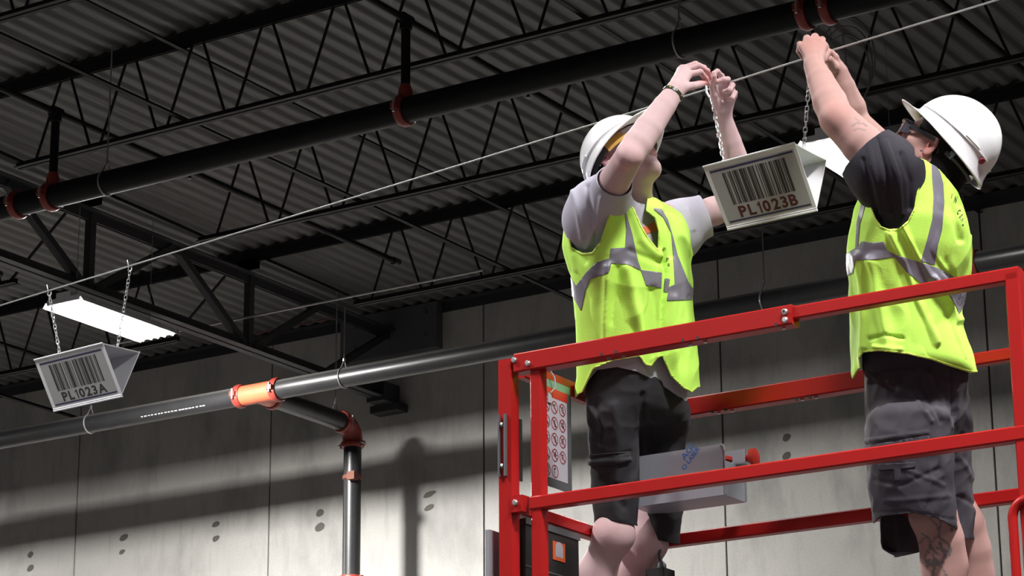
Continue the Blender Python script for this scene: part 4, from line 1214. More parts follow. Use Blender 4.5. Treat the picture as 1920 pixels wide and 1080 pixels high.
def shoe(parent, ank, f, name='work_boot'):
    l = np.cross(ZV, f); z0 = ZPL
    a = np.array([ank[0], ank[1], z0])
    lo, hi = bbox([a-f*.1, a+f*.22, a+ZV*.2, a+l*.06, a-l*.06], .03); F = Field(lo, hi, .005)
    F.cap(a-f*.045+ZV*.045, a+f*.14+ZV*.040, .046, .044, .02); F.cap(a+f*.14+ZV*.04, a+f*.165+ZV*.038, .046, .040, .02)
    F.cap(a-f*.01+ZV*.05, a-f*.015+ZV*.15, .050, .052, .03)
    F.halfspace(a+ZV*.002, -ZV); F.halfspace(a-f*.015+ZV*.165, ZV)
    o = sdf_obj(name, F, M_BOOT, parent)
    G = F.copy(); G.halfspace(a+ZV*.022, ZV); G.F -= .003; G.halfspace(a+ZV*.0015, -ZV)
    sdf_obj('sole', G, M_BLACK, o)
    return o

# ------------------------------------------------------------------ LEFT WORKER
F1 = nrm([.991, -.128, 0]); L1 = np.cross(ZV, F1)
dT = proj(at(1185, 550, 'y', 6.37))[2]
root1 = thing('person', 'worker in hard hat, grey t-shirt, lime vest and black shorts hooking the sign chain', 'person', np.array([*pd(1190, 900, dT)[:2], ZPL]))
tr = [(398, 1084, 1264), (430, 1074, 1272), (470, 1072, 1280), (520, 1078, 1286), (580, 1084, 1290), (640, 1088, 1294), (700, 1092, 1296), (770, 1096, 1296)]
pts_t = [pd(x, y, dT+e) for y, xl, xr in tr for x in (xl, xr) for e in (-.17, .17)]
SR = pd(1125, 386, dT-.13); SL = pd(1272, 418, dT+.12)
ER = pd(1182, 289, dT-.34); WR = pd(1266, 170, dT-.215)
EL = pd(1403, 374, dT+.14); WL = pd(1355, 218, dT+.05)
NB = pd(1188, 385, dT+.0)
torso1 = grid_for(pts_t+[SR, SL, pd(1340, 400, dT+.1), pd(1150, 320, dT-.25)], .10, .0042)
torso1.loft(secrows(tr, dT, L1, F1, .66, .012), L1, F1)
torso1.cap(pd(1180, 432, dT), pd(1118, 396, dT-.12), .062, .066, .05); torso1.cap(pd(1190, 436, dT), pd(1262, 440, dT+.12), .060, .060, .05)
torso1.cap(pd(1188, 432, dT), pd(1187, 398, dT), .080, .060, .04)
bare1 = torso1.copy()
# sleeves
dR = nrm(ER-SR); dL = nrm(EL-SL)
sRe = SR+dR*.130; sLe = SL+dL*.085
torso1.cap(pd(1108, 412, dT-.10), SR, .080, .078, .05); torso1.cap(SR, sRe+dR*.05, .076, .049, .03)
torso1.cap(SL-ZV*.01, sLe+dL*.05, .068, .064, .04); torso1.cap(pd(1262, 440, dT+.10), SL, .07, .06, .05)
def folds1(P, px, py, d):
    v = vnoise(P, 9, 1, (1, 1, .5))*.012 + vnoise(P, 24, 2, (1, 1, .6))*.005
    v += crease(px, py, [(1075, 360), (1085, 400), (1092, 450)], 5, .006) + crease(px, py, [(1100, 350), (1108, 400), (1118, 455)], 5, -.006)+crease(px, py, [(1128, 372), (1120, 420), (1100, 465)], 5, .006)
    v += crease(px, py, [(1275, 400), (1283, 430)], 4, -.005)+crease(px, py, [(1290, 392), (1300, 430)], 4, .005)
    return v
keep = lambda c: (lambda P, px, py, d: -c(P, px, py, d))
inner_arm = lambda P, px, py, d: np.minimum(np.sqrt((np.cross(P-SR, dR)**2).sum(1))-.062 + 100*np.maximum(0, .02-(P-SR)@dR), 9)
cyl_hole = lambda c, n, r: (lambda P, px, py, d: np.maximum(np.sqrt((np.cross(P-c, n)**2).sum(1))-r, -((P-c)@n)))
plane_cut = lambda c, n: (lambda P, px, py, d: -((P-c)@n))       # removes the +n side
def plane_cut_near(c, n, r):
    return lambda P, px, py, d: np.maximum(-((P-c)@n), np.sqrt(((P-c)**2).sum(1))-r)
shirt1 = Cloth(torso1, .001, folds1, (-.008, .008))
CS1 = [
    plane_cut_near(sRe, dR, .16), plane_cut_near(sLe, dL, .14),
    cyl_hole(NB-ZV*.030+F1*.012, nrm(ZV*.95+F1*.25), .058),
    cutpoly([(1030, 820), (1086, 733), (1118, 694), (1157, 688), (1195, 697), (1227, 712), (1258, 733), (1285, 753), (1298, 742), (1330, 740), (1330, 820)])]
ts1 = shirt1.make('tee_shirt', M_GREYT, root1, CS1)
shirt1.make('orange_print', mat('print_orange', (.80, .20, .10), .7), ts1, [keep(cutpoly([(1203, 426), (1214, 423), (1229, 415), (1236, 432), (1212, 439)], dmax=dT))], .001, .001)

vest1F = torso1.copy()
vest1F.F[:] = .5
vr = [(398, 1074, 1268), (430, 1066, 1278), (470, 1064, 1286), (520, 1072, 1294), (580, 1081, 1299), (640, 1083, 1304), (700, 1083, 1307), (775, 1084, 1308)]
vest1F.loft(secrows(vr, dT, L1, F1, .68), L1, F1)
vest1F.cap(pd(1180, 436, dT), pd(1120, 400, dT-.11), .068, .072, .05); vest1F.cap(pd(1190, 438, dT), pd(1262, 441, dT+.12), .066, .066, .05)
vest1F.F = smin(vest1F.F, bare1.F-.011, .02)
def vfold1(P, px, py, d):
    v = vnoise(P, 7, 4, (1, 1, .35))*.026 + vnoise(P, 18, 6, (1, 1, .4))*.013 + vnoise(P, 40, 7, (1, 1, .5))*.003 + ridged(P@RW, 11, 8, (1, .45, 1))*.006
    for pl, wd, am in (([(1142, 500), (1140, 560), (1135, 640)], 8, .012), ([(1175, 505), (1188, 570), (1212, 650)], 11, .012), ([(1158, 505), (1150, 600)], 10, -.006),
                       ([(1075, 520), (1098, 560), (1090, 620)], 8, -.008), ([(1222, 545), (1226, 600), (1222, 660)], 8, -.008),
                       ([(1078, 470), (1100, 490)], 6, -.006), ([(1185, 400), (1200, 450), (1232, 480)], 7, .006), ([(1243, 400), (1252, 450), (1255, 480)], 5, -.005),
                       ([(1258, 560), (1262, 640), (1268, 720)], 9, .006), ([(1295, 560), (1300, 650)], 6, -.005), ([(1180, 470), (1240, 495)], 6, -.004),
                       ([(1240, 470), (1246, 512), (1242, 560), (1240, 670)], 2.2, -.009), ([(1234, 470), (1240, 512), (1236, 560), (1233, 670)], 3, .003)):
        v = v + crease(px, py, pl, wd, am)*(d < dT+.05)
    return v
VN = [(1160, 350), (1170, 375), (1189, 391), (1203, 425), (1216, 446), (1234, 468), (1235, 434), (1228, 408), (1212, 395), (1216, 350)]
AH = [(1050, 330), (1064, 380), (1064, 440), (1071, 464), (1090, 475), (1110, 473), (1126, 452), (1138, 415), (1156, 372), (1166, 330)]
HEM1 = [(1030, 800), (1084, 739), (1092, 735), (1112, 692), (1150, 676), (1199, 668), (1210, 684), (1221, 687), (1234, 670), (1242, 668), (1258, 705), (1280, 727), (1297, 736), (1307, 727), (1330, 720), (1330, 800)]
AHL = pd(1290, 428, dT+.13)
cuts1 = [cutpoly(VN, dmax=dT-.01), cutpoly(AH, dmax=dT+.03), cutpoly(HEM1),
         lambda P, px, py, d: np.sqrt((np.cross(P-AHL, nrm(dL+L1*.3))**2).sum(1)/1.0)*1.0-.078 + 10*np.maximum(0, -.03-(P-AHL)@L1),
         cyl_hole(NB-ZV*.050, nrm(ZV*.97+F1*.2), .070)]
vest1 = Cloth(vest1F, .003, lambda *a: 1.4*vfold1(*a), (-.007, .028))
v1 = vest1.make('safety_vest', M_VEST, root1, cuts1)
TP1 = [[(1060, 500), (1080, 536), (1100, 510), (1118, 492), (1143, 484), (1145, 466), (1172, 464), (1174, 430), (1171, 400), (1158, 372), (1166, 372), (1186, 440), (1196, 490), (1203, 508), (1176, 496), (1146, 494), (1141, 512), (1107, 524), (1098, 545), (1090, 584), (1060, 530)],
       [(1201, 506), (1241, 511), (1240, 541), (1211, 535)], [(1246, 521), (1256, 523), (1252, 549), (1244, 547)],
       [(1222, 390), (1240, 392), (1252, 412), (1262, 445), (1270, 478), (1290, 528), (1310, 558), (1310, 562), (1250, 564), (1254, 538), (1265, 533), (1263, 495), (1258, 437), (1243, 408)]]
for pl in TP1:
    vest1.make('reflective_tape', M_TAPE, v1, [keep(cutpoly(pl, dmax=dT+.04)), cuts1[0], cuts1[1]], .001, .0014, True)
zb1 = pd(1190, 520, dT)[2]
vest1.make('reflective_tape', M_TAPE, v1, [lambda P, px, py, d: -np.maximum(np.abs(P[:, 2]-zb1)-.025, dT+.05-d)]+cuts1, .001, .0014, True)
# bindings along armhole, neck and hem
def ring_near(poly, wd): 
    pl = list(poly)
    return lambda P, px, py, d: (segdist(px, py, pl)-wd)/640.
vest1.make('vest_binding', M_VESTB, v1, [keep(ring_near(VN[1:-1], 2.6)), lambda P, px, py, d: dT-.01-d]+cuts1, .001, .0012, True)
vest1.make('vest_binding', M_VESTB, v1, [keep(ring_near(AH[1:-1], 3.2)), lambda P, px, py, d: dT+.03-d]+cuts1, .001, .0012, True)
vest1.make('vest_binding', M_VESTB, v1, [keep(ring_near(HEM1[1:-1], 3.2)), lambda P, px, py, d: dT+.03-d]+cuts1, .001, .0012, True)

# shorts
pelv = [(668, 1100, 1284), (710, 1096, 1288), (760, 1095, 1290), (800, 1097, 1288)]
lr = [(770, 1096, 1204, 1.0), (850, 1102, 1206, 1.0), (920, 1107, 1207, 1.0), (1000, 1112, 1201, 1.0), (1035, 1110, 1200, 1.0)]
ll = [(770, 1185, 1290, 1.0), (850, 1190, 1286, 1.0), (920, 1192, 1285, 1.0), (1000, 1189, 1281, 1.0), (1060, 1187, 1279, 1.0)]
sh1 = grid_for([pd(x, y, dT+e) for x in (1090, 1295) for y in (660, 1065) for e in (-.18, .2)], .03, .0048)
sh1.loft(secrows(pelv, dT, L1, F1, .70, .008), L1, F1, .02)
sh1.loft(secrows(lr, dT-.075, L1, F1, 1, .008), L1, F1, .04); sh1.loft(secrows(ll, dT+.085, L1, F1, 1, .008), L1, F1, .04)
def sfold1(P, px, py, d):
    v = vnoise(P, 10, 9, (1, 1, .5))*.014+vnoise(P, 26, 12, (1, 1, .6))*.006+ridged(P@RW, 13, 3, (1, .5, 1))*.009+ridged(P@RW, 30, 5, (1, .6, 1))*.004
    for pl, wd, am in (([(1115, 760), (1130, 800), (1125, 830)], 5, -.006), ([(1150, 760), (1160, 830), (1155, 900)], 8, .008), ([(1105, 868), (1180, 862)], 3, .006), ([(1105, 862), (1165, 850), (1180, 846)], 3, -.004),
                       ([(1130, 900), (1170, 950)], 8, -.006), ([(1215, 800), (1222, 900)], 9, -.007), ([(1205, 740), (1203, 900), (1200, 980)], 5, -.012)):
        v = v + crease(px, py, pl, wd, am)*(d < dT+.1)
    return v
MID1 = (pd(1152, 900, dT-.075)+pd(1238, 900, dT+.085))/2
hemR = sidepoly([(1020, 1200), (1020, 990), (1112, 990), (1150, 977), (1200, 986), (1290, 996), (1290, 1200)], MID1, -L1)
hemL = sidepoly([(1080, 1200), (1080, 992), (1190, 1002), (1235, 1013), (1282, 1023), (1340, 1023), (1340, 1200)], MID1, L1)
shorts1 = Cloth(sh1, .002, sfold1, (-.009, .014))
s1 = shorts1.make('cargo_shorts', M_SHORT1, root1, [hemR, hemL])
shorts1.make('pocket_flap', M_SHORT1, s1, [keep(cutpoly([(1104, 872), (1107, 852), (1178, 846), (1183, 862), (1150, 872)], dmax=dT))], .004, .004)

# body: arms, hands, head, legs in one mesh
parts = []
rA = grid_for([SR, ER, WR, pd(1340, 110, dT), pd(1250, 200, dT-.3)], .06, .0028)
rA.chain([SR, SR+(ER-SR)*.5, ER], [.048, .0455, .0395], .004)
rA.chain([ER, ER+(WR-ER)*.16, ER+(WR-ER)*.40, ER+(WR-ER)*.75, WR], [.0405, .0425, .0405, .0330, .0270], .004)
rA.ell(ER+dR*.008+nrm(ER-WR)*.022-FW*.006, np.eye(3), [.021]*3, .035)
H = lambda x, y, e: pd(x, y, dT+e)
hand(rA, WR, [H(1292, 139, -.165), H(1286, 132, -.14), H(1280, 129, -.115), H(1276, 132, -.095)],
     [[H(1313, 135, -.155), H(1323, 147, -.125), H(1328, 158, -.105)], [H(1311, 124, -.14), H(1326, 133, -.11), H(1332, 147, -.09)],
      [H(1304, 120, -.11), H(1320, 127, -.085), H(1328, 138, -.075)], [H(1297, 122, -.085), H(1308, 129, -.065), H(1316, 138, -.06)]],
     [H(1281, 164, -.205), H(1298, 161, -.185), H(1311, 158, -.145), H(1323, 154, -.115)])
parts.append(rA.mesh())
lA_ = grid_for([SL, EL, WL, pd(1340, 115, dT-.1), pd(1385, 190, dT-.1)], .06, .0028)
lA_.chain([SL, SL+(EL-SL)*.5, EL], [.046, .044, .040], .004)
lA_.chain([EL, EL+(WL-EL)*.25, EL+(WL-EL)*.7, WL], [.040, .042, .0325, .0265], .004)
H6 = lambda x, y, e: H(x+1, y, e+.06)
hand(lA_, WL, [H6(1351, 163, -.035), H6(1361, 162, -.025), H6(1369, 168, -.03), H6(1374, 179, -.04)],
     [[H6(1352, 143, -.07), H6(1344, 134, -.10), H6(1337, 137, -.115)], [H6(1363, 149, -.075), H6(1355, 149, -.105), H6(1344, 153, -.11)],
      [H6(1372, 160, -.08), H6(1367, 169, -.105), H6(1357, 172, -.09)], [H6(1377, 174, -.085), H6(1372, 184, -.105), H6(1363, 187, -.09)]],
     [H6(1345, 198, -.06), H6(1338, 178, -.085), H6(1335, 159, -.10), H6(1338, 143, -.115)])
parts.append(lA_.mesh())
t1 = math.radians(31)
f1 = nrm(F1*math.cos(t1)+ZV*math.sin(t1)); u1 = nrm(ZV*math.cos(t1)-F1*math.sin(t1)); l1 = np.cross(u1, f1)
HC1 = pd(1166, 300, dT-.03)
hf, HL1, HR1 = head_field(HC1, f1, l1, u1, NB-ZV*.03, .0026)
parts.append(hf.mesh())
KR = pd(1149, 1002, dT-.085); KL = pd(1212, 1018, dT+.075)
CR = pd(1121, 1080, dT-.06); CL = pd(1191, 1080, dT+.10)
AR = np.array([*(CR-RT*.045)[:2], ZPL+.10]); AL = np.array([*(CL-RT*.05)[:2], ZPL+.10])
lg = grid_for([KR, KL, CR, CL, AR, AL, pd(1150, 800, dT-.1), pd(1240, 800, dT+.1)], .09, .0062)
for Hh, K, Cc, A_ in ((pd(1150, 790, dT-.07), KR, CR, AR), (pd(1238, 790, dT+.08), KL, CL, AL)):
    lg.chain([Hh, Hh+(K-Hh)*.55, K], [.040, .040, .052], .006); lg.ell(K+F1*.012, np.eye(3), [.053]*3, .03)
    lg.chain([K, Cc-F1*.008, Cc+(A_-Cc)*.35, A_], [.051, .054, .047, .036], .03)
lg.loft(secrows(pelv[:2]+[(745, 1120, 1265)], dT, L1, F1, .62, .045), L1, F1, .03)
parts.append(lg.mesh())
tb = Field(torso1.lo, torso1.lo+torso1.h*(torso1.n-1), .009)
tb.loft(secrows(tr, dT, L1, F1, .62, .03), L1, F1); tb.cap(NB-ZV*.02, SR, .050, .05, .05); tb.cap(NB-ZV*.02, SL, .05, .05, .05)
parts.append(tb.mesh())
def join(parts):
    V = []; Q = []; n = 0
    for v, q in parts: V.append(v); Q.append(q+n); n += len(v)
    return np.concatenate(V), np.concatenate(Q)
PINK = (1.12, .72, .70)
V, Q = join(parts)
col = skin_col(SK1, red=[(ER+nrm(ER-WR)*.02, .035, .8, PINK), (H(1335, 148, -.11), .05, .75, (1.15, .66, .64)), (HL1(-.01, -.078, -.01), .025, .9, (1.2, .6, .58)), (HL1(.10, 0, -.06), .016, .8, (1.08, .52, .52)),
                         (H(1365, 175, -.09), .03, .6, PINK), (KR, .05, .5, PINK), (KL, .05, .5, (.95, .6, .58)), (HL1(.06, -.04, -.03), .03, .5, PINK), (H(1316, 150, -.13), .022, .7, PINK)])(V)
body1 = obj('body', V, Q, M_SKIN, root1, True, col)
hat1, _, _ = None, None, None
th1 = math.radians(40)
fh = nrm(F1*math.cos(th1)+ZV*math.sin(th1)); uh = nrm(ZV*math.cos(th1)-F1*math.sin(th1)); lh = np.cross(uh, fh)
hat1, P1, S1 = hard_hat(root1, pd(1163, 290, dT-.035), fh, lh, uh, .93, brim=.050)
# short hair
hr = Field(hf.lo, hf.lo+hf.h*(hf.n-1), .004)
hr.ell(HL1(-.014, 0, .034), HR1, [.104, .079, .095], .01); hr.ell(HL1(-.055, 0, -.03), HR1, [.045, .055, .055], .03)
hr.halfspace(HL1(.045, 0, 0), f1); hr.halfspace(HL1(-.0, 0, -.0), nrm(f1*.8-u1*.6)) 
sdf_obj('hair', hr, M_HAIR, root1)
# sweat band and glasses
b = MB(); q = [P1(*S1(ph, 1.0, -.018)) - uh*w_ for ph in np.linspace(-1.45, -.35, 8) for w_ in (.0, .034)]
n = 8; fcs = [(2*i, 2*i+2, 2*i+3, 2*i+1) for i in range(n-1)]
b.add(q, fcs).obj('amber_band', mat('amber_band', (.62, .36, .09), .5), hat1, True)
def glasses(HL, f, l, u, lensm, framem, parent, sc=1., dark=False):
    b = MB(); V = []; n = 18
    for q in range(n+1):
        a = math.radians(-78+156*q/n)
        x, y = .062+.058*math.cos(a), .074*math.sin(a)
        hgt = .024*(1-.25*abs(math.sin(a))**3); nb_ = .010*math.exp(-(a/.16)**2)
        for off in (0, .0022): V += [HL(x+off*math.cos(a), y+off*math.sin(a), .006+hgt*.8), HL(x+off*math.cos(a)-.004, y+off*math.sin(a), .006-hgt+nb_)]
    F = []
    for q in range(n):
        i = 4*q; F += [(i, i+4, i+5, i+1), (i+2, i+3, i+7, i+6), (i, i+2, i+6, i+4), (i+1, i+5, i+7, i+3)]
    g = b.add(V, F).obj('safety_glasses', lensm, parent, True)
    for s in (-1, 1):
        MB().beam(HL(.078, s*.0745, .012), HL(-.012, s*.0790, .012), .0028, .011 if dark else .006, l).obj('temple_arm', framem, g)
        MB().tube([HL(-.012, s*.0790, .012), HL(-.03, s*.0780, -.004), HL(-.036, s*.0765, -.018)], .003, 6).obj('temple_arm', framem, g, True)
    if dark:
        MB().tube([HL(.062+.0605*math.cos(a), .0765*math.sin(a), .006+.024*(1-.25*abs(math.sin(a))**3)*.8) for a in np.radians(np.linspace(-78, 78, 20))], .0036, 8).obj('glasses_frame', framem, g, True)
    return g
glasses(HL1, f1, l1, u1, M_CLEAR, mat('clear_frame', (.5, .5, .48), .3), root1)
for s in (-1, 1):
    MB().tube([HL1(.084, s*.031, .006), HL1(.0885, s*.031, .006), HL1(.0905, s*.031, .006)], [.009, .006, .001], 14).obj('eye', mat('eye_dark', (.08, .05, .035), .2), root1, True)
# rubber wrist band
ax = nrm(ER-WR); c = WR+ax*.016; s1v = nrm(np.cross(ax, FW)); s2v = np.cross(ax, s1v)
b = MB(); n = 36; rr = []
for q in range(n):
    a = 2*math.pi*q/n; rr.append([c+(s1v*math.cos(a)*(.0295+o_)+s2v*math.sin(a)*(.0285+o_))+ax*e for o_, e in ((0, -.005), (.0022, -.005), (.0022, .005), (0, .005))])
V = [v for r in rr for v in r]; F = [(4*q+j, 4*((q+1) % n)+j, 4*((q+1) % n)+(j+1) % 4, 4*q+(j+1) % 4) for q in range(n) for j in range(4)]
wb = b.add(V, F).obj('wrist_band', mat('band_black', (.02, .022, .014), .4), root1, True)
b = MB()
for q in range(0, n, 4):
    a = 2*math.pi*(q+.5)/n; b.add([c+(s1v*math.cos(a+da)+s2v*math.sin(a+da))*.0322+ax*e for da, e in ((-.07, -.002), (.07, -.002), (.07, .002), (-.07, .002))], [(0, 1, 2, 3)])
b.obj('band_print', mat('band_lime', (.45, .55, .15), .5), wb)
shoe(root1, AR, nrm(F1+L1*-.15)); shoe(root1, AL, nrm(F1+L1*.2))
for A_ in (AR, AL): MB().tube([A_+ZV*.03, A_+ZV*.07, A_+ZV*.10], [.040, .042, .041], 16).obj('sock', M_SOCK, root1, True)

# ------------------------------------------------------------------ RIGHT WORKER
F2 = nrm([-.958, -.286, 0]); L2 = np.cross(ZV, F2)
d2 = proj(at(1705, 480, 'y', 6.36))[2]
root2 = thing('person', 'worker in white hard hat, black t-shirt, lime vest and charcoal shorts reaching to the rope', 'person', np.array([*pd(1715, 900, d2)[:2], ZPL]))
G = lambda x, y, e: pd(x, y, d2+e)
S2 = G(1664, 318, -.15); E2 = G(1569, 222, -.07); W2 = G(1527, 124, .10)
S2f = G(1708, 338, .16); E2f = G(1604, 230, .27); W2f = G(1573, 138, .25)
N2 = G(1738, 322, .02)
tr2 = [(330, 1650, 1772), (370, 1630, 1788), (410, 1612, 1800), (450, 1602, 1808), (500, 1598, 1806), (550, 1602, 1800), (600, 1604, 1800), (660, 1608, 1812), (720, 1612, 1822)]
tor2 = grid_for([G(x, y, e) for x in (1590, 1840) for y in (240, 730) for e in (-.26, .26)], .02, .0044)
tor2.loft(secrows(tr2, d2, L2, F2, .66, .010), L2, F2)
a2 = nrm(E2-S2); a2f = nrm(E2f-S2f)
tor2.cap(N2-ZV*.03, S2, .07, .07, .06); tor2.cap(N2-ZV*.03, S2f, .07, .07, .06); tor2.cap(N2-ZV*.06, N2+ZV*.005, .085, .068, .04)
bare2 = tor2.copy()
sE = G(1622, 290, -.12); s2d = nrm(sE-G(1675, 345, -.15))
tor2.cap(G(1672, 350, -.12), G(1650, 318, -.14), .088, .088, .05); tor2.cap(G(1650, 318, -.14), sE+s2d*.04, .086, .076, .04)
tor2.cap(S2f, S2f+a2f*.10, .070, .062, .04)
def folds2(P, px, py, d):
    v = vnoise(P, 9, 14, (1, 1, .5))*.012 + vnoise(P, 24, 15, (1, 1, .6))*.006
    for pl, wd, am in (([(1628, 262), (1640, 330), (1652, 400)], 4, .007), ([(1645, 262), (1660, 320), (1672, 400)], 4, -.007), ([(1660, 270), (1682, 330), (1690, 400)], 5, .007), ([(1620, 300), (1632, 360), (1648, 420)], 4, -.006), ([(1690, 290), (1706, 340), (1706, 390)], 5, -.006)):
        v = v + crease(px, py, pl, wd, am)*(d < d2+.02)
    return v
tee2 = Cloth(tor2, .001, folds2, (-.008, .008))
tee2.make('tee_shirt', M_BLACKT, root2, [plane_cut_near(sE, s2d, .15), plane_cut_near(S2f+a2f*.05, a2f, .12), cyl_hole(N2-ZV*.015+F2*.01, nrm(ZV*.95+F2*.2), .062), cutpoly([(1708, 230), (1716, 292), (1742, 306), (1772, 332), (1800, 365), (1850, 350), (1850, 230)], dmax=d2+.08, scale=1/670), cutpoly([(1560, 800), (1560, 700), (1860, 700), (1860, 800)], scale=1/670)])
v2F = tor2.copy(); v2F.F[:] = .5
vr2 = [(330, 1640, 1776), (370, 1618, 1795), (410, 1602, 1808), (450, 1592, 1817), (500, 1589, 1814), (550, 1595, 1803), (585, 1598, 1795), (620, 1598, 1806), (660, 1600, 1822), (690, 1603, 1832), (730, 1605, 1842)]
v2F.loft(secrows(vr2, d2, L2, F2, .70), L2, F2)
v2F.cap(N2-ZV*.055, S2, .070, .074, .06); v2F.cap(N2-ZV*.055, S2f-ZV*.02, .070, .070, .06)
v2F.ell(G(1768, 465, .05), np.array([L2, F2, ZV]), [.11, .042, .09], .05)
v2F.F = smin(v2F.F, bare2.F-.011, .02)
def vfold2(P, px, py, d):
    v = vnoise(P, 7, 24, (1, 1, .35))*.024 + vnoise(P, 18, 26, (1, 1, .4))*.012 + vnoise(P, 40, 27, (1, 1, .5))*.003 + ridged(P@RW, 11, 28, (1, .45, 1))*.008
    for pl, wd, am in (([(1632, 490), (1650, 560), (1672, 660)], 9, .012), ([(1608, 480), (1618, 560), (1620, 650)], 7, .008), ([(1690, 420), (1722, 480), (1770, 560), (1800, 600)], 6, .010), ([(1700, 400), (1735, 470), (1790, 530)], 5, -.008),
                       ([(1670, 440), (1700, 500), (1720, 560), (1760, 640)], 8, .009), ([(1690, 500), (1712, 580), (1745, 660)], 7, -.007), ([(1728, 300), (1733, 350), (1722, 400)], 4, .006), ([(1760, 340), (1790, 400), (1800, 450)], 5, -.007),
                       ([(1750, 520), (1790, 600), (1815, 670)], 6, .008), ([(1770, 430), (1770, 480), (1795, 540)], 6, -.005), ([(1632, 635), (1660, 628), (1692, 634)], 3, -.006), ([(1640, 650), (1690, 655)], 4, .005)):
        v = v + crease(px, py, pl, wd, am)*(d < d2+.12)
    return v
AH2 = [(1560, 250), (1600, 365), (1624, 362), (1632, 385), (1641, 408), (1652, 424), (1668, 430), (1686, 428), (1702, 414), (1714, 390), (1720, 352), (1718, 320), (1711, 298), (1712, 280), (1700, 240), (1650, 200)]
HEM2 = [(1570, 760), (1608, 692), (1614, 690), (1610, 672), (1618, 661), (1650, 658), (1700, 664), (1745, 674), (1785, 688), (1820, 699), (1840, 697), (1870, 690), (1870, 800)]
cuts2 = [cutpoly(AH2, dmax=d2+.09, scale=1/670), cutpoly(HEM2, scale=1/670), cyl_hole(N2-ZV*.04, nrm(ZV*.97+F2*.2), .078), cutpoly([(1700, 230), (1712, 293), (1735, 300), (1762, 318), (1782, 341), (1796, 360), (1806, 385), (1814, 410), (1820, 440), (1860, 445), (1860, 230)], dmax=d2+.16, scale=1/670), cutpoly([(1560, 430), (1600, 360), (1622, 372), (1628, 362), (1600, 250), (1560, 250)], scale=1/670),
         lambda P, px, py, d: np.sqrt((np.cross(P-(S2f+L2*-.02-ZV*.06), nrm(L2))**2).sum(1))-.095 + 10*np.maximum(0, .02+(P-S2f)@L2)]
vest2 = Cloth(v2F, .003, lambda *a: 1.4*vfold2(*a), (-.007, .028))
v2 = vest2.make('safety_vest', M_VEST, root2, cuts2)
k_ = [cuts2[0], cuts2[3], cuts2[1]]
TP2 = [[(1746, 300), (1762, 322), (1768, 345), (1770, 380), (1766, 430), (1758, 460), (1752, 497), (1726, 490), (1738, 450), (1748, 410), (1750, 370), (1747, 330)],
       [(1560, 492), (1610, 462), (1616, 452), (1636, 455), (1657, 453), (1664, 470), (1680, 478), (1726, 492), (1752, 500), (1790, 520), (1812, 526), (1812, 560), (1798, 574), (1775, 545), (1728, 532), (1700, 510), (1677, 482), (1640, 487), (1604, 488), (1600, 512), (1560, 530)],
       [(1618, 370), (1627, 372), (1613, 420), (1609, 465), (1604, 468), (1606, 420)],
       [(1776, 548), (1800, 548), (1812, 560), (1798, 590), (1792, 574)]]
for pl in TP2: vest2.make('reflective_tape', M_TAPE, v2, [keep(cutpoly(pl, dmax=d2+.16, scale=1/670))]+k_, .001, .0014, True)
zb2_ = G(1700, 490, 0)[2]
vest2.make('reflective_tape', M_TAPE, v2, [lambda P, px, py, d: -np.maximum(np.abs(P[:, 2]-zb2_)-.025, d2+.17-d)]+cuts2, .001, .0014, True)
rn = lambda poly, wd: (lambda P, px, py, d: (segdist(px, py, list(poly))-wd)/670.)
vest2.make('vest_binding', M_VESTB, v2, [keep(rn(AH2[2:-3], 3.4)), lambda P, px, py, d: d2+.06-d]+cuts2, .001, .0012, True)
vest2.make('vest_binding', M_VESTB, v2, [keep(rn(HEM2[1:-2], 3.4)), lambda P, px, py, d: d2+.10-d]+cuts2, .001, .0012, True)

# shorts
pel2 = [(650, 1616, 1812, .8), (700, 1614, 1822, .82), (760, 1614, 1824, .85), (810, 1616, 1822, .85)]
ln = [(780, 1616, 1806, .75, -.06), (850, 1618, 1796, .72, -.09), (920, 1625, 1793, .72, -.10), (985, 1632, 1800, .72, -.10), (1030, 1634, 1802, .72, -.10)]
lf = [(780, 1660, 1824, .8, .07), (850, 1664, 1824, .8, .09), (920, 1668, 1828, .78, .10), (1000, 1672, 1836, .78, .10), (1070, 1676, 1840, .78, .10)]
sh2 = grid_for([G(x, y, e) for x in (1605, 1845) for y in (640, 1075) for e in (-.22, .24)], .02, .005)
sh2.loft(secrows(pel2, d2, L2, F2, .8, .008), L2, F2, .02)
sh2.loft(secrows(ln, d2, L2, F2, .8, .006), L2, F2, .03); sh2.loft(secrows(lf, d2, L2, F2, .8, .006), L2, F2, .03)
def sfold2(P, px, py, d):
    v = vnoise(P, 10, 39, (1, 1, .5))*.012+vnoise(P, 26, 42, (1, 1, .6))*.006+ridged(P@RW, 13, 33, (1, .5, 1))*.011+ridged(P@RW, 30, 35, (1, .6, 1))*.006
    for pl, wd, am in (([(1690, 680), (1712, 740), (1745, 790)], 5, .009), ([(1712, 680), (1735, 735), (1765, 790)], 5, -.008), ([(1745, 700), (1775, 760), (1785, 800)], 6, .008), ([(1665, 690), (1680, 730)], 5, -.006),
                       ([(1620, 828), (1740, 810)], 2.5, .006), ([(1622, 836), (1740, 818)], 2.5, -.006), ([(1655, 720), (1675, 735)], 2, -.005), ([(1785, 690), (1795, 800), (1792, 900), (1798, 980)], 5, -.014), ([(1738, 830), (1745, 900), (1735, 950)], 3, .004),
                       ([(1640, 900), (1690, 910), (1760, 880)], 5, -.006), ([(1700, 880), (1770, 910)], 5, .006), ([(1660, 940), (1780, 930)], 5, .005), ([(1635, 962), (1700, 958), (1790, 975)], 2.5, -.004), ([(1800, 860), (1825, 900)], 5, .007), ([(1800, 930), (1832, 950)], 5, -.007)):
        v = v + .55*crease(px, py, pl, wd*.85, am)*(d < d2+.2)
    return v
MID2 = (G(1712, 900, -.10)+G(1748, 900, .10))/2
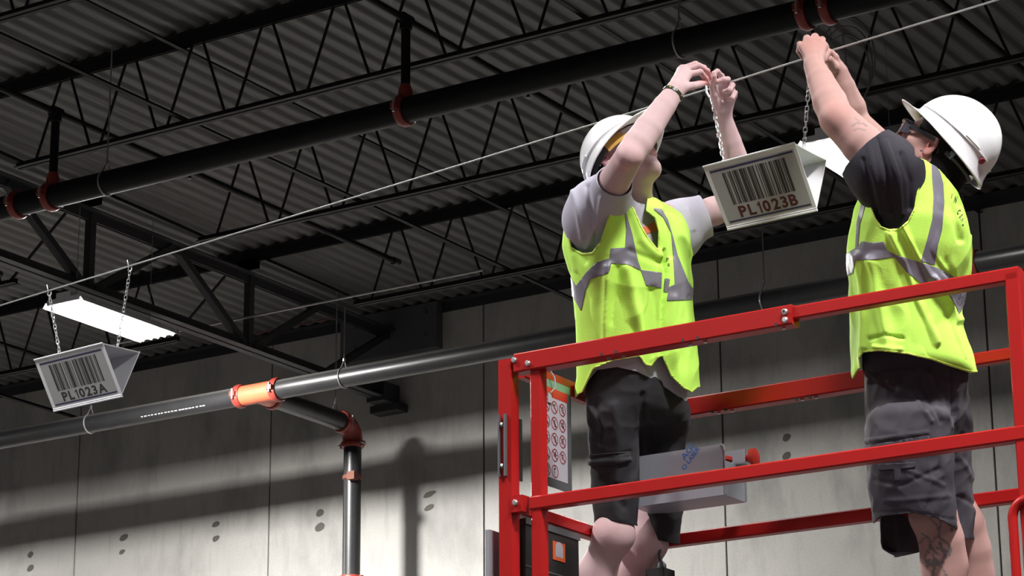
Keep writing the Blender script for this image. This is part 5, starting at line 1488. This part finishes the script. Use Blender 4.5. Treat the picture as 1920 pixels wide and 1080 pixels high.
hN = sidepoly([(1500, 1200), (1500, 985), (1635, 984), (1650, 968), (1715, 962), (1760, 972), (1797, 994), (1880, 1000), (1880, 1200)], MID2, L2, 1/670)
hF = sidepoly([(1500, 1200), (1500, 1045), (1680, 1045), (1720, 1036), (1760, 1012), (1837, 1010), (1890, 1010), (1890, 1200)], MID2, -L2, 1/670)
shorts2 = Cloth(sh2, .002, sfold2)
s2_ = shorts2.make('cargo_shorts', M_SHORT2, root2, [hN, hF])
for pl in ([(1724, 668), (1728, 682), (1765, 698), (1798, 712), (1802, 698), (1770, 680)], [(1648, 870), (1716, 866), (1716, 876), (1690, 880), (1688, 900), (1678, 902), (1676, 880), (1648, 882)], [(1622, 836), (1740, 816), (1742, 824), (1622, 846)]):
    shorts2.make('pocket_flap', M_SHORT2, s2_, [keep(cutpoly(pl, dmax=d2+.05, scale=1/670))], .0035, .0035)

parts = []
nA = grid_for([S2, E2, W2, G(1490, 60, .2), G(1560, 130, .05)], .07, .0030)
nA.chain([S2, S2+(E2-S2)*.5, E2], [.060, .057, .048], .005)
nA.chain([E2, E2+(W2-E2)*.3, E2+(W2-E2)*.72, W2], [.047, .0475, .037, .030], .005)
nA.ell(E2+nrm(E2-W2)*.008-FW*.012, np.eye(3), [.034]*3, .03)
hand(nA, W2, [G(1543, 87, .155), G(1532, 79, .155), G(1519, 79, .155), G(1507, 89, .150)],
     [[G(1541, 75, .20), G(1533, 84, .235), G(1530, 98, .225)], [G(1528, 69, .205), G(1521, 80, .24), G(1521, 95, .23)],
      [G(1513, 72, .20), G(1508, 84, .235), G(1511, 98, .225)], [G(1500, 83, .185), G(1498, 96, .215), G(1504, 107, .21)]],
     [G(1541, 112, .135), G(1550, 99, .16), G(1547, 88, .20), G(1537, 86, .235)], rs=.0098, palm_r=.0165)
parts.append(nA.mesh())
fA = grid_for([S2f, E2f, W2f, G(1535, 85, .3), G(1590, 150, .2)], .07, .0032)
fA.chain([S2f, S2f+(E2f-S2f)*.5, E2f], [.050, .048, .042], .005)
fA.chain([E2f, E2f+(W2f-E2f)*.3, E2f+(W2f-E2f)*.72, W2f], [.042, .044, .034, .028], .005)
hand(fA, W2f, [G(1564, 108, .225), G(1558, 103, .245), G(1552, 103, .27), G(1548, 108, .29)],
     [[G(1555, 98, .21), G(1546, 104, .21), G(1540, 112, .215)], [G(1548, 95, .245), G(1540, 100, .24), G(1536, 108, .24)],
      [G(1544, 96, .27), G(1537, 102, .265), G(1534, 110, .26)], [G(1541, 101, .29), G(1535, 108, .285), G(1534, 114, .28)]],
     [G(1563, 126, .215), G(1555, 112, .195), G(1547, 106, .195), G(1540, 106, .21)], rs=.0095, palm_r=.015)
parts.append(fA.mesh())
t2 = math.radians(38)
f2 = nrm(F2*math.cos(t2)+ZV*math.sin(t2)); u2_ = nrm(ZV*math.cos(t2)-F2*math.sin(t2)); l2 = np.cross(u2_, f2)
HC2 = G(1751, 283, .0)
hf2, HL2, HR2 = head_field(HC2, f2, l2, u2_, N2-ZV*.03, .0026, .060, .97)
parts.append(hf2.mesh())
K2 = G(1752, 965, -.10); C2 = G(1761, 1060, -.085); K2f = G(1806, 985, .10); C2f = G(1812, 1080, .115)
A2 = np.array([*(C2+RT*.0)[:2], ZPL+.10]); A2f = np.array([*(C2f+RT*.0)[:2], ZPL+.10])
lg2 = grid_for([K2, C2, A2, K2f, C2f, A2f, G(1700, 780, 0), G(1830, 780, .1), G(1650, 780, -.1)], .09, .0055)
for Hh, K, Cc, A_ in ((G(1712, 790, -.08), K2, C2, A2), (G(1745, 790, .09), K2f, C2f, A2f)):
    lg2.chain([Hh, Hh+(K-Hh)*.55, K], [.045, .045, .055], .006); lg2.chain([K, K+(Cc-K)*.5-F2*.012, Cc-F2*.014, Cc+(A_-Cc)*.4, A_], [.056, .056, .059, .050, .038], .03)
    lg2.ell(K+F2*.015, np.eye(3), [.05]*3, .03)
lg2.loft(secrows(pel2[:2]+[(750, 1640, 1800, .8)], d2, L2, F2, .7, .05), L2, F2, .03)
parts.append(lg2.mesh())
tb = Field(tor2.lo, tor2.lo+tor2.h*(tor2.n-1), .009)
tb.loft(secrows(tr2, d2, L2, F2, .62, .03), L2, F2); tb.cap(N2-ZV*.03, S2, .05, .05, .05); tb.cap(N2-ZV*.03, S2f, .05, .05, .05)
parts.append(tb.mesh())
V, Q = join(parts)
# tattoo ink on the near calf, small marks on upper arm and hand
INK = [([(1745, 972), (1757, 985), (1762, 1003), (1750, 1012), (1740, 1030), (1733, 1048)], 1.6), ([(1765, 975), (1762, 990), (1758, 1004), (1768, 1012), (1778, 1020), (1783, 1030), (1780, 1042)], 2.2),
       ([(1728, 1000), (1740, 1008), (1745, 1020), (1742, 1036)], 1.6), ([(1778, 978), (1780, 984)], 2.0), ([(1784, 990), (1785, 996)], 2.2), ([(1742, 1050), (1738, 1064)], 2.5), ([(1750, 1040), (1752, 1056), (1750, 1080)], 2.6),
       ([(1758, 1028), (1770, 1030), (1776, 1036)], 2.0), ([(1762, 1018), (1772, 1040), (1764, 1056)], 3.2), ([(1745, 1020), (1752, 1034), (1760, 1040)], 2.0), ([(1752, 1056), (1764, 1062), (1772, 1074), (1776, 1084)], 1.6),
       ([(1738, 1052), (1746, 1058), (1754, 1050), (1760, 1058)], 4.5), ([(1724, 1018), (1731, 1010), (1738, 1006)], 1.5), ([(1775, 1048), (1779, 1036), (1782, 1026)], 1.8), ([(1750, 1070), (1747, 1090)], 3.0),
       ([(1598, 236), (1606, 230), (1618, 232), (1625, 236)], 1.8), ([(1600, 245), (1610, 241), (1622, 244)], 1.5), ([(1604, 222), (1612, 227)], 1.2), ([(1500, 93), (1503, 101), (1505, 112)], 1.8)]
def ink2(V):
    px, py, d = proj(V); r = np.zeros(len(V))
    near = np.where(((py > 950) & (d < d2+.0)) | ((py < 260) & (d < d2+.22)))[0]
    for pl, wd in INK:
        dd = segdist(px[near], py[near], pl) + vnoise(V[near], 160, 8)*2.2
        r[near] = np.maximum(r[near], np.clip((wd+.8-dd)/1.6, 0, 1))
    f = np.where(py < 300, .45, .82)
    return r*f
col = skin_col(SK2, red=[(E2-FW*.03, .035, .6, PINK), (G(1525, 85, .15), .05, .5, (1.1, .75, .72)), (HL2(-.01, .078, -.01), .028, .8, (1.05, .62, .58)), (K2, .05, .3, PINK), (HL2(.11, 0, -.03), .02, .6, (1.05, .65, .6))],
               dark=[(HL2(.05, .035, -.085), .034, .50, (.42, .42, .42)), (HL2(.02, .06, -.06), .026, .40, (.45, .45, .45)), (HL2(.085, 0, -.075), .026, .5, (.45, .42, .42)), (HL2(.094, .01, -.045), .014, .5, (.4, .4, .4))], ink=ink2)(V)
obj('body', V, Q, M_SKIN, root2, True, col)
# hair: sides and nape
hr = Field(hf2.lo-.02, hf2.lo+hf2.h*(hf2.n-1)+.02, .004)
hr.ell(HL2(-.016, 0, .030), HR2, [.106, .083, .096], .01); hr.ell(HL2(-.060, 0, -.035), HR2, [.050, .066, .070], .03)
hr.cap(HL2(-.06, 0, -.05), N2-F2*.045+ZV*.022, .062, .058, .03)
hr.cap(HL2(.030, .066, .030), HL2(.012, .070, .008), .012, .010, .02)
hr.halfspace(HL2(.052, 0, 0), nrm(f2-u2_*.25)); hr.F = np.where(True, hr.F, hr.F)
X, Y, Z = hr.grid((slice(None),)*3)
def lin(v): return X*v[0]+Y*v[1]+Z*v[2]
o_ = HL2(0, 0, 0)
cf = lin(f2)-o_@f2; cu = lin(u2_)-o_@u2_
hr.F = smax(hr.F, np.minimum(cf+.018, .020-cu).astype(np.float32), .004)      # keep clear of ear and cheek
sdf_obj('hair', hr, M_HAIR, root2)
th2 = math.radians(48)
fh = nrm(F2*math.cos(th2)+ZV*math.sin(th2)); uh = nrm(ZV*math.cos(th2)-F2*math.sin(th2)); lh = np.cross(uh, fh)
hat2, P2, S2_ = hard_hat(root2, G(1784, 263, .005), fh, lh, uh, 1.0, brim=.040)
# ratchet of the harness at the nape
b = MB(); b.tube([P2(*S2_(ph, 1.0, -.022))-uh*.050 for ph in np.linspace(1.9, 2*math.pi-1.9, 16)], .006, 8)
b.obj('nape_strap', mat('strap_grey', (.06, .07, .07), .5), hat2, True)
q = P2(*S2_(2.05, 1.0, -.020))-uh*.046
MB().beam(q-uh*.010, q+uh*.010, .014, .006, nrm(np.cross(uh, lh))).obj('strap_buckle', mat('buckle', (.16, .20, .19), .4), hat2)
q = P2(*S2_(2.62, .99, .004)); nn = nrm(q-P2(0, 0, .04))
MB().tube([q-nn*.002, q+nn*.002, q+nn*.003], [.0095, .0095, .006], 14).obj('red_sticker', mat('sticker_red', (.22, .01, .025), .35), hat2, True)
glasses(HL2, f2, l2, u2_, mat('dark_lens', (.05, .05, .07), .08, coat=.5), mat('glasses_black', (.012, .012, .016), .3), root2, dark=True)
MB().tube([HL2(.004, .0840, -.036), HL2(.004, .0865, -.0375), HL2(.004, .0875, -.038)], [.0035, .0035, .001], 10).obj('earring', M_GALV, root2, True)
for s in (-1, 1):
    MB().tube([HL2(.084, s*.031, .006), HL2(.0885, s*.031, .006), HL2(.0905, s*.031, .006)], [.009, .006, .001], 14).obj('eye', MATS['eye_dark'], root2, True)
shoe(root2, A2, nrm(F2+L2*.1)); shoe(root2, A2f, nrm(F2-L2*.15))
for A_ in (A2, A2f): MB().tube([A_+ZV*.03, A_+ZV*.07, A_+ZV*.10], [.042, .044, .043], 16).obj('sock', M_SOCK, root2, True)

# lettering on the vests, laid on the cloth
def print_on(vest_obj, items, m, name='vest_lettering'):
    me = vest_obj.data; off = Vector(wpos(vest_obj))
    bv = BVHTree.FromPolygons([v.co+off for v in me.vertices], [tuple(p.vertices) for p in me.polygons])
    b = MB()
    for s, x, y, sz, ang, sx in items:
        V, Fc = text_mesh(s, sz, .035, sx); a = math.radians(ang); out = []; ok = True
        for vx, vy in V:
            px_ = x+vx*math.cos(a)+vy*math.sin(a); py_ = y+vx*math.sin(a)-vy*math.cos(a)
            r_ = Vector(nrm(ray(px_, py_))); hit = bv.ray_cast(Vector((0, 0, 0)), r_)
            if hit[0] is None: ok = False; break
            out.append(hit[0]-r_*.0022)
        if ok: b.add(out, Fc)
    if b.V: b.obj(name, m, vest_obj)
print_on(v1, [('IST', 1249, 489, 6.0, 5, .5), ('RS', 1252, 499, 5.5, 5, .5)], M_BLACKP)
print_on(v2, [('I', 1783, 372, 9, 12, .55), ('N', 1788, 380, 13, 14, .38), ('C', 1793, 400, 10, 35, .5), ('S', 1798, 407, 9, 45, .5), ('N', 1801, 412, 9, 50, .5), ('L', 1804, 421, 9, 48, .6)], M_BLACKP)
# ------------------------------------------------------------------ lift everything so that the floor is at z = 0
bpy.context.view_layer.update()
for o in list(bpy.data.objects):
    if o.parent is None: o.location.z += ZUP
bpy.context.view_layer.update()
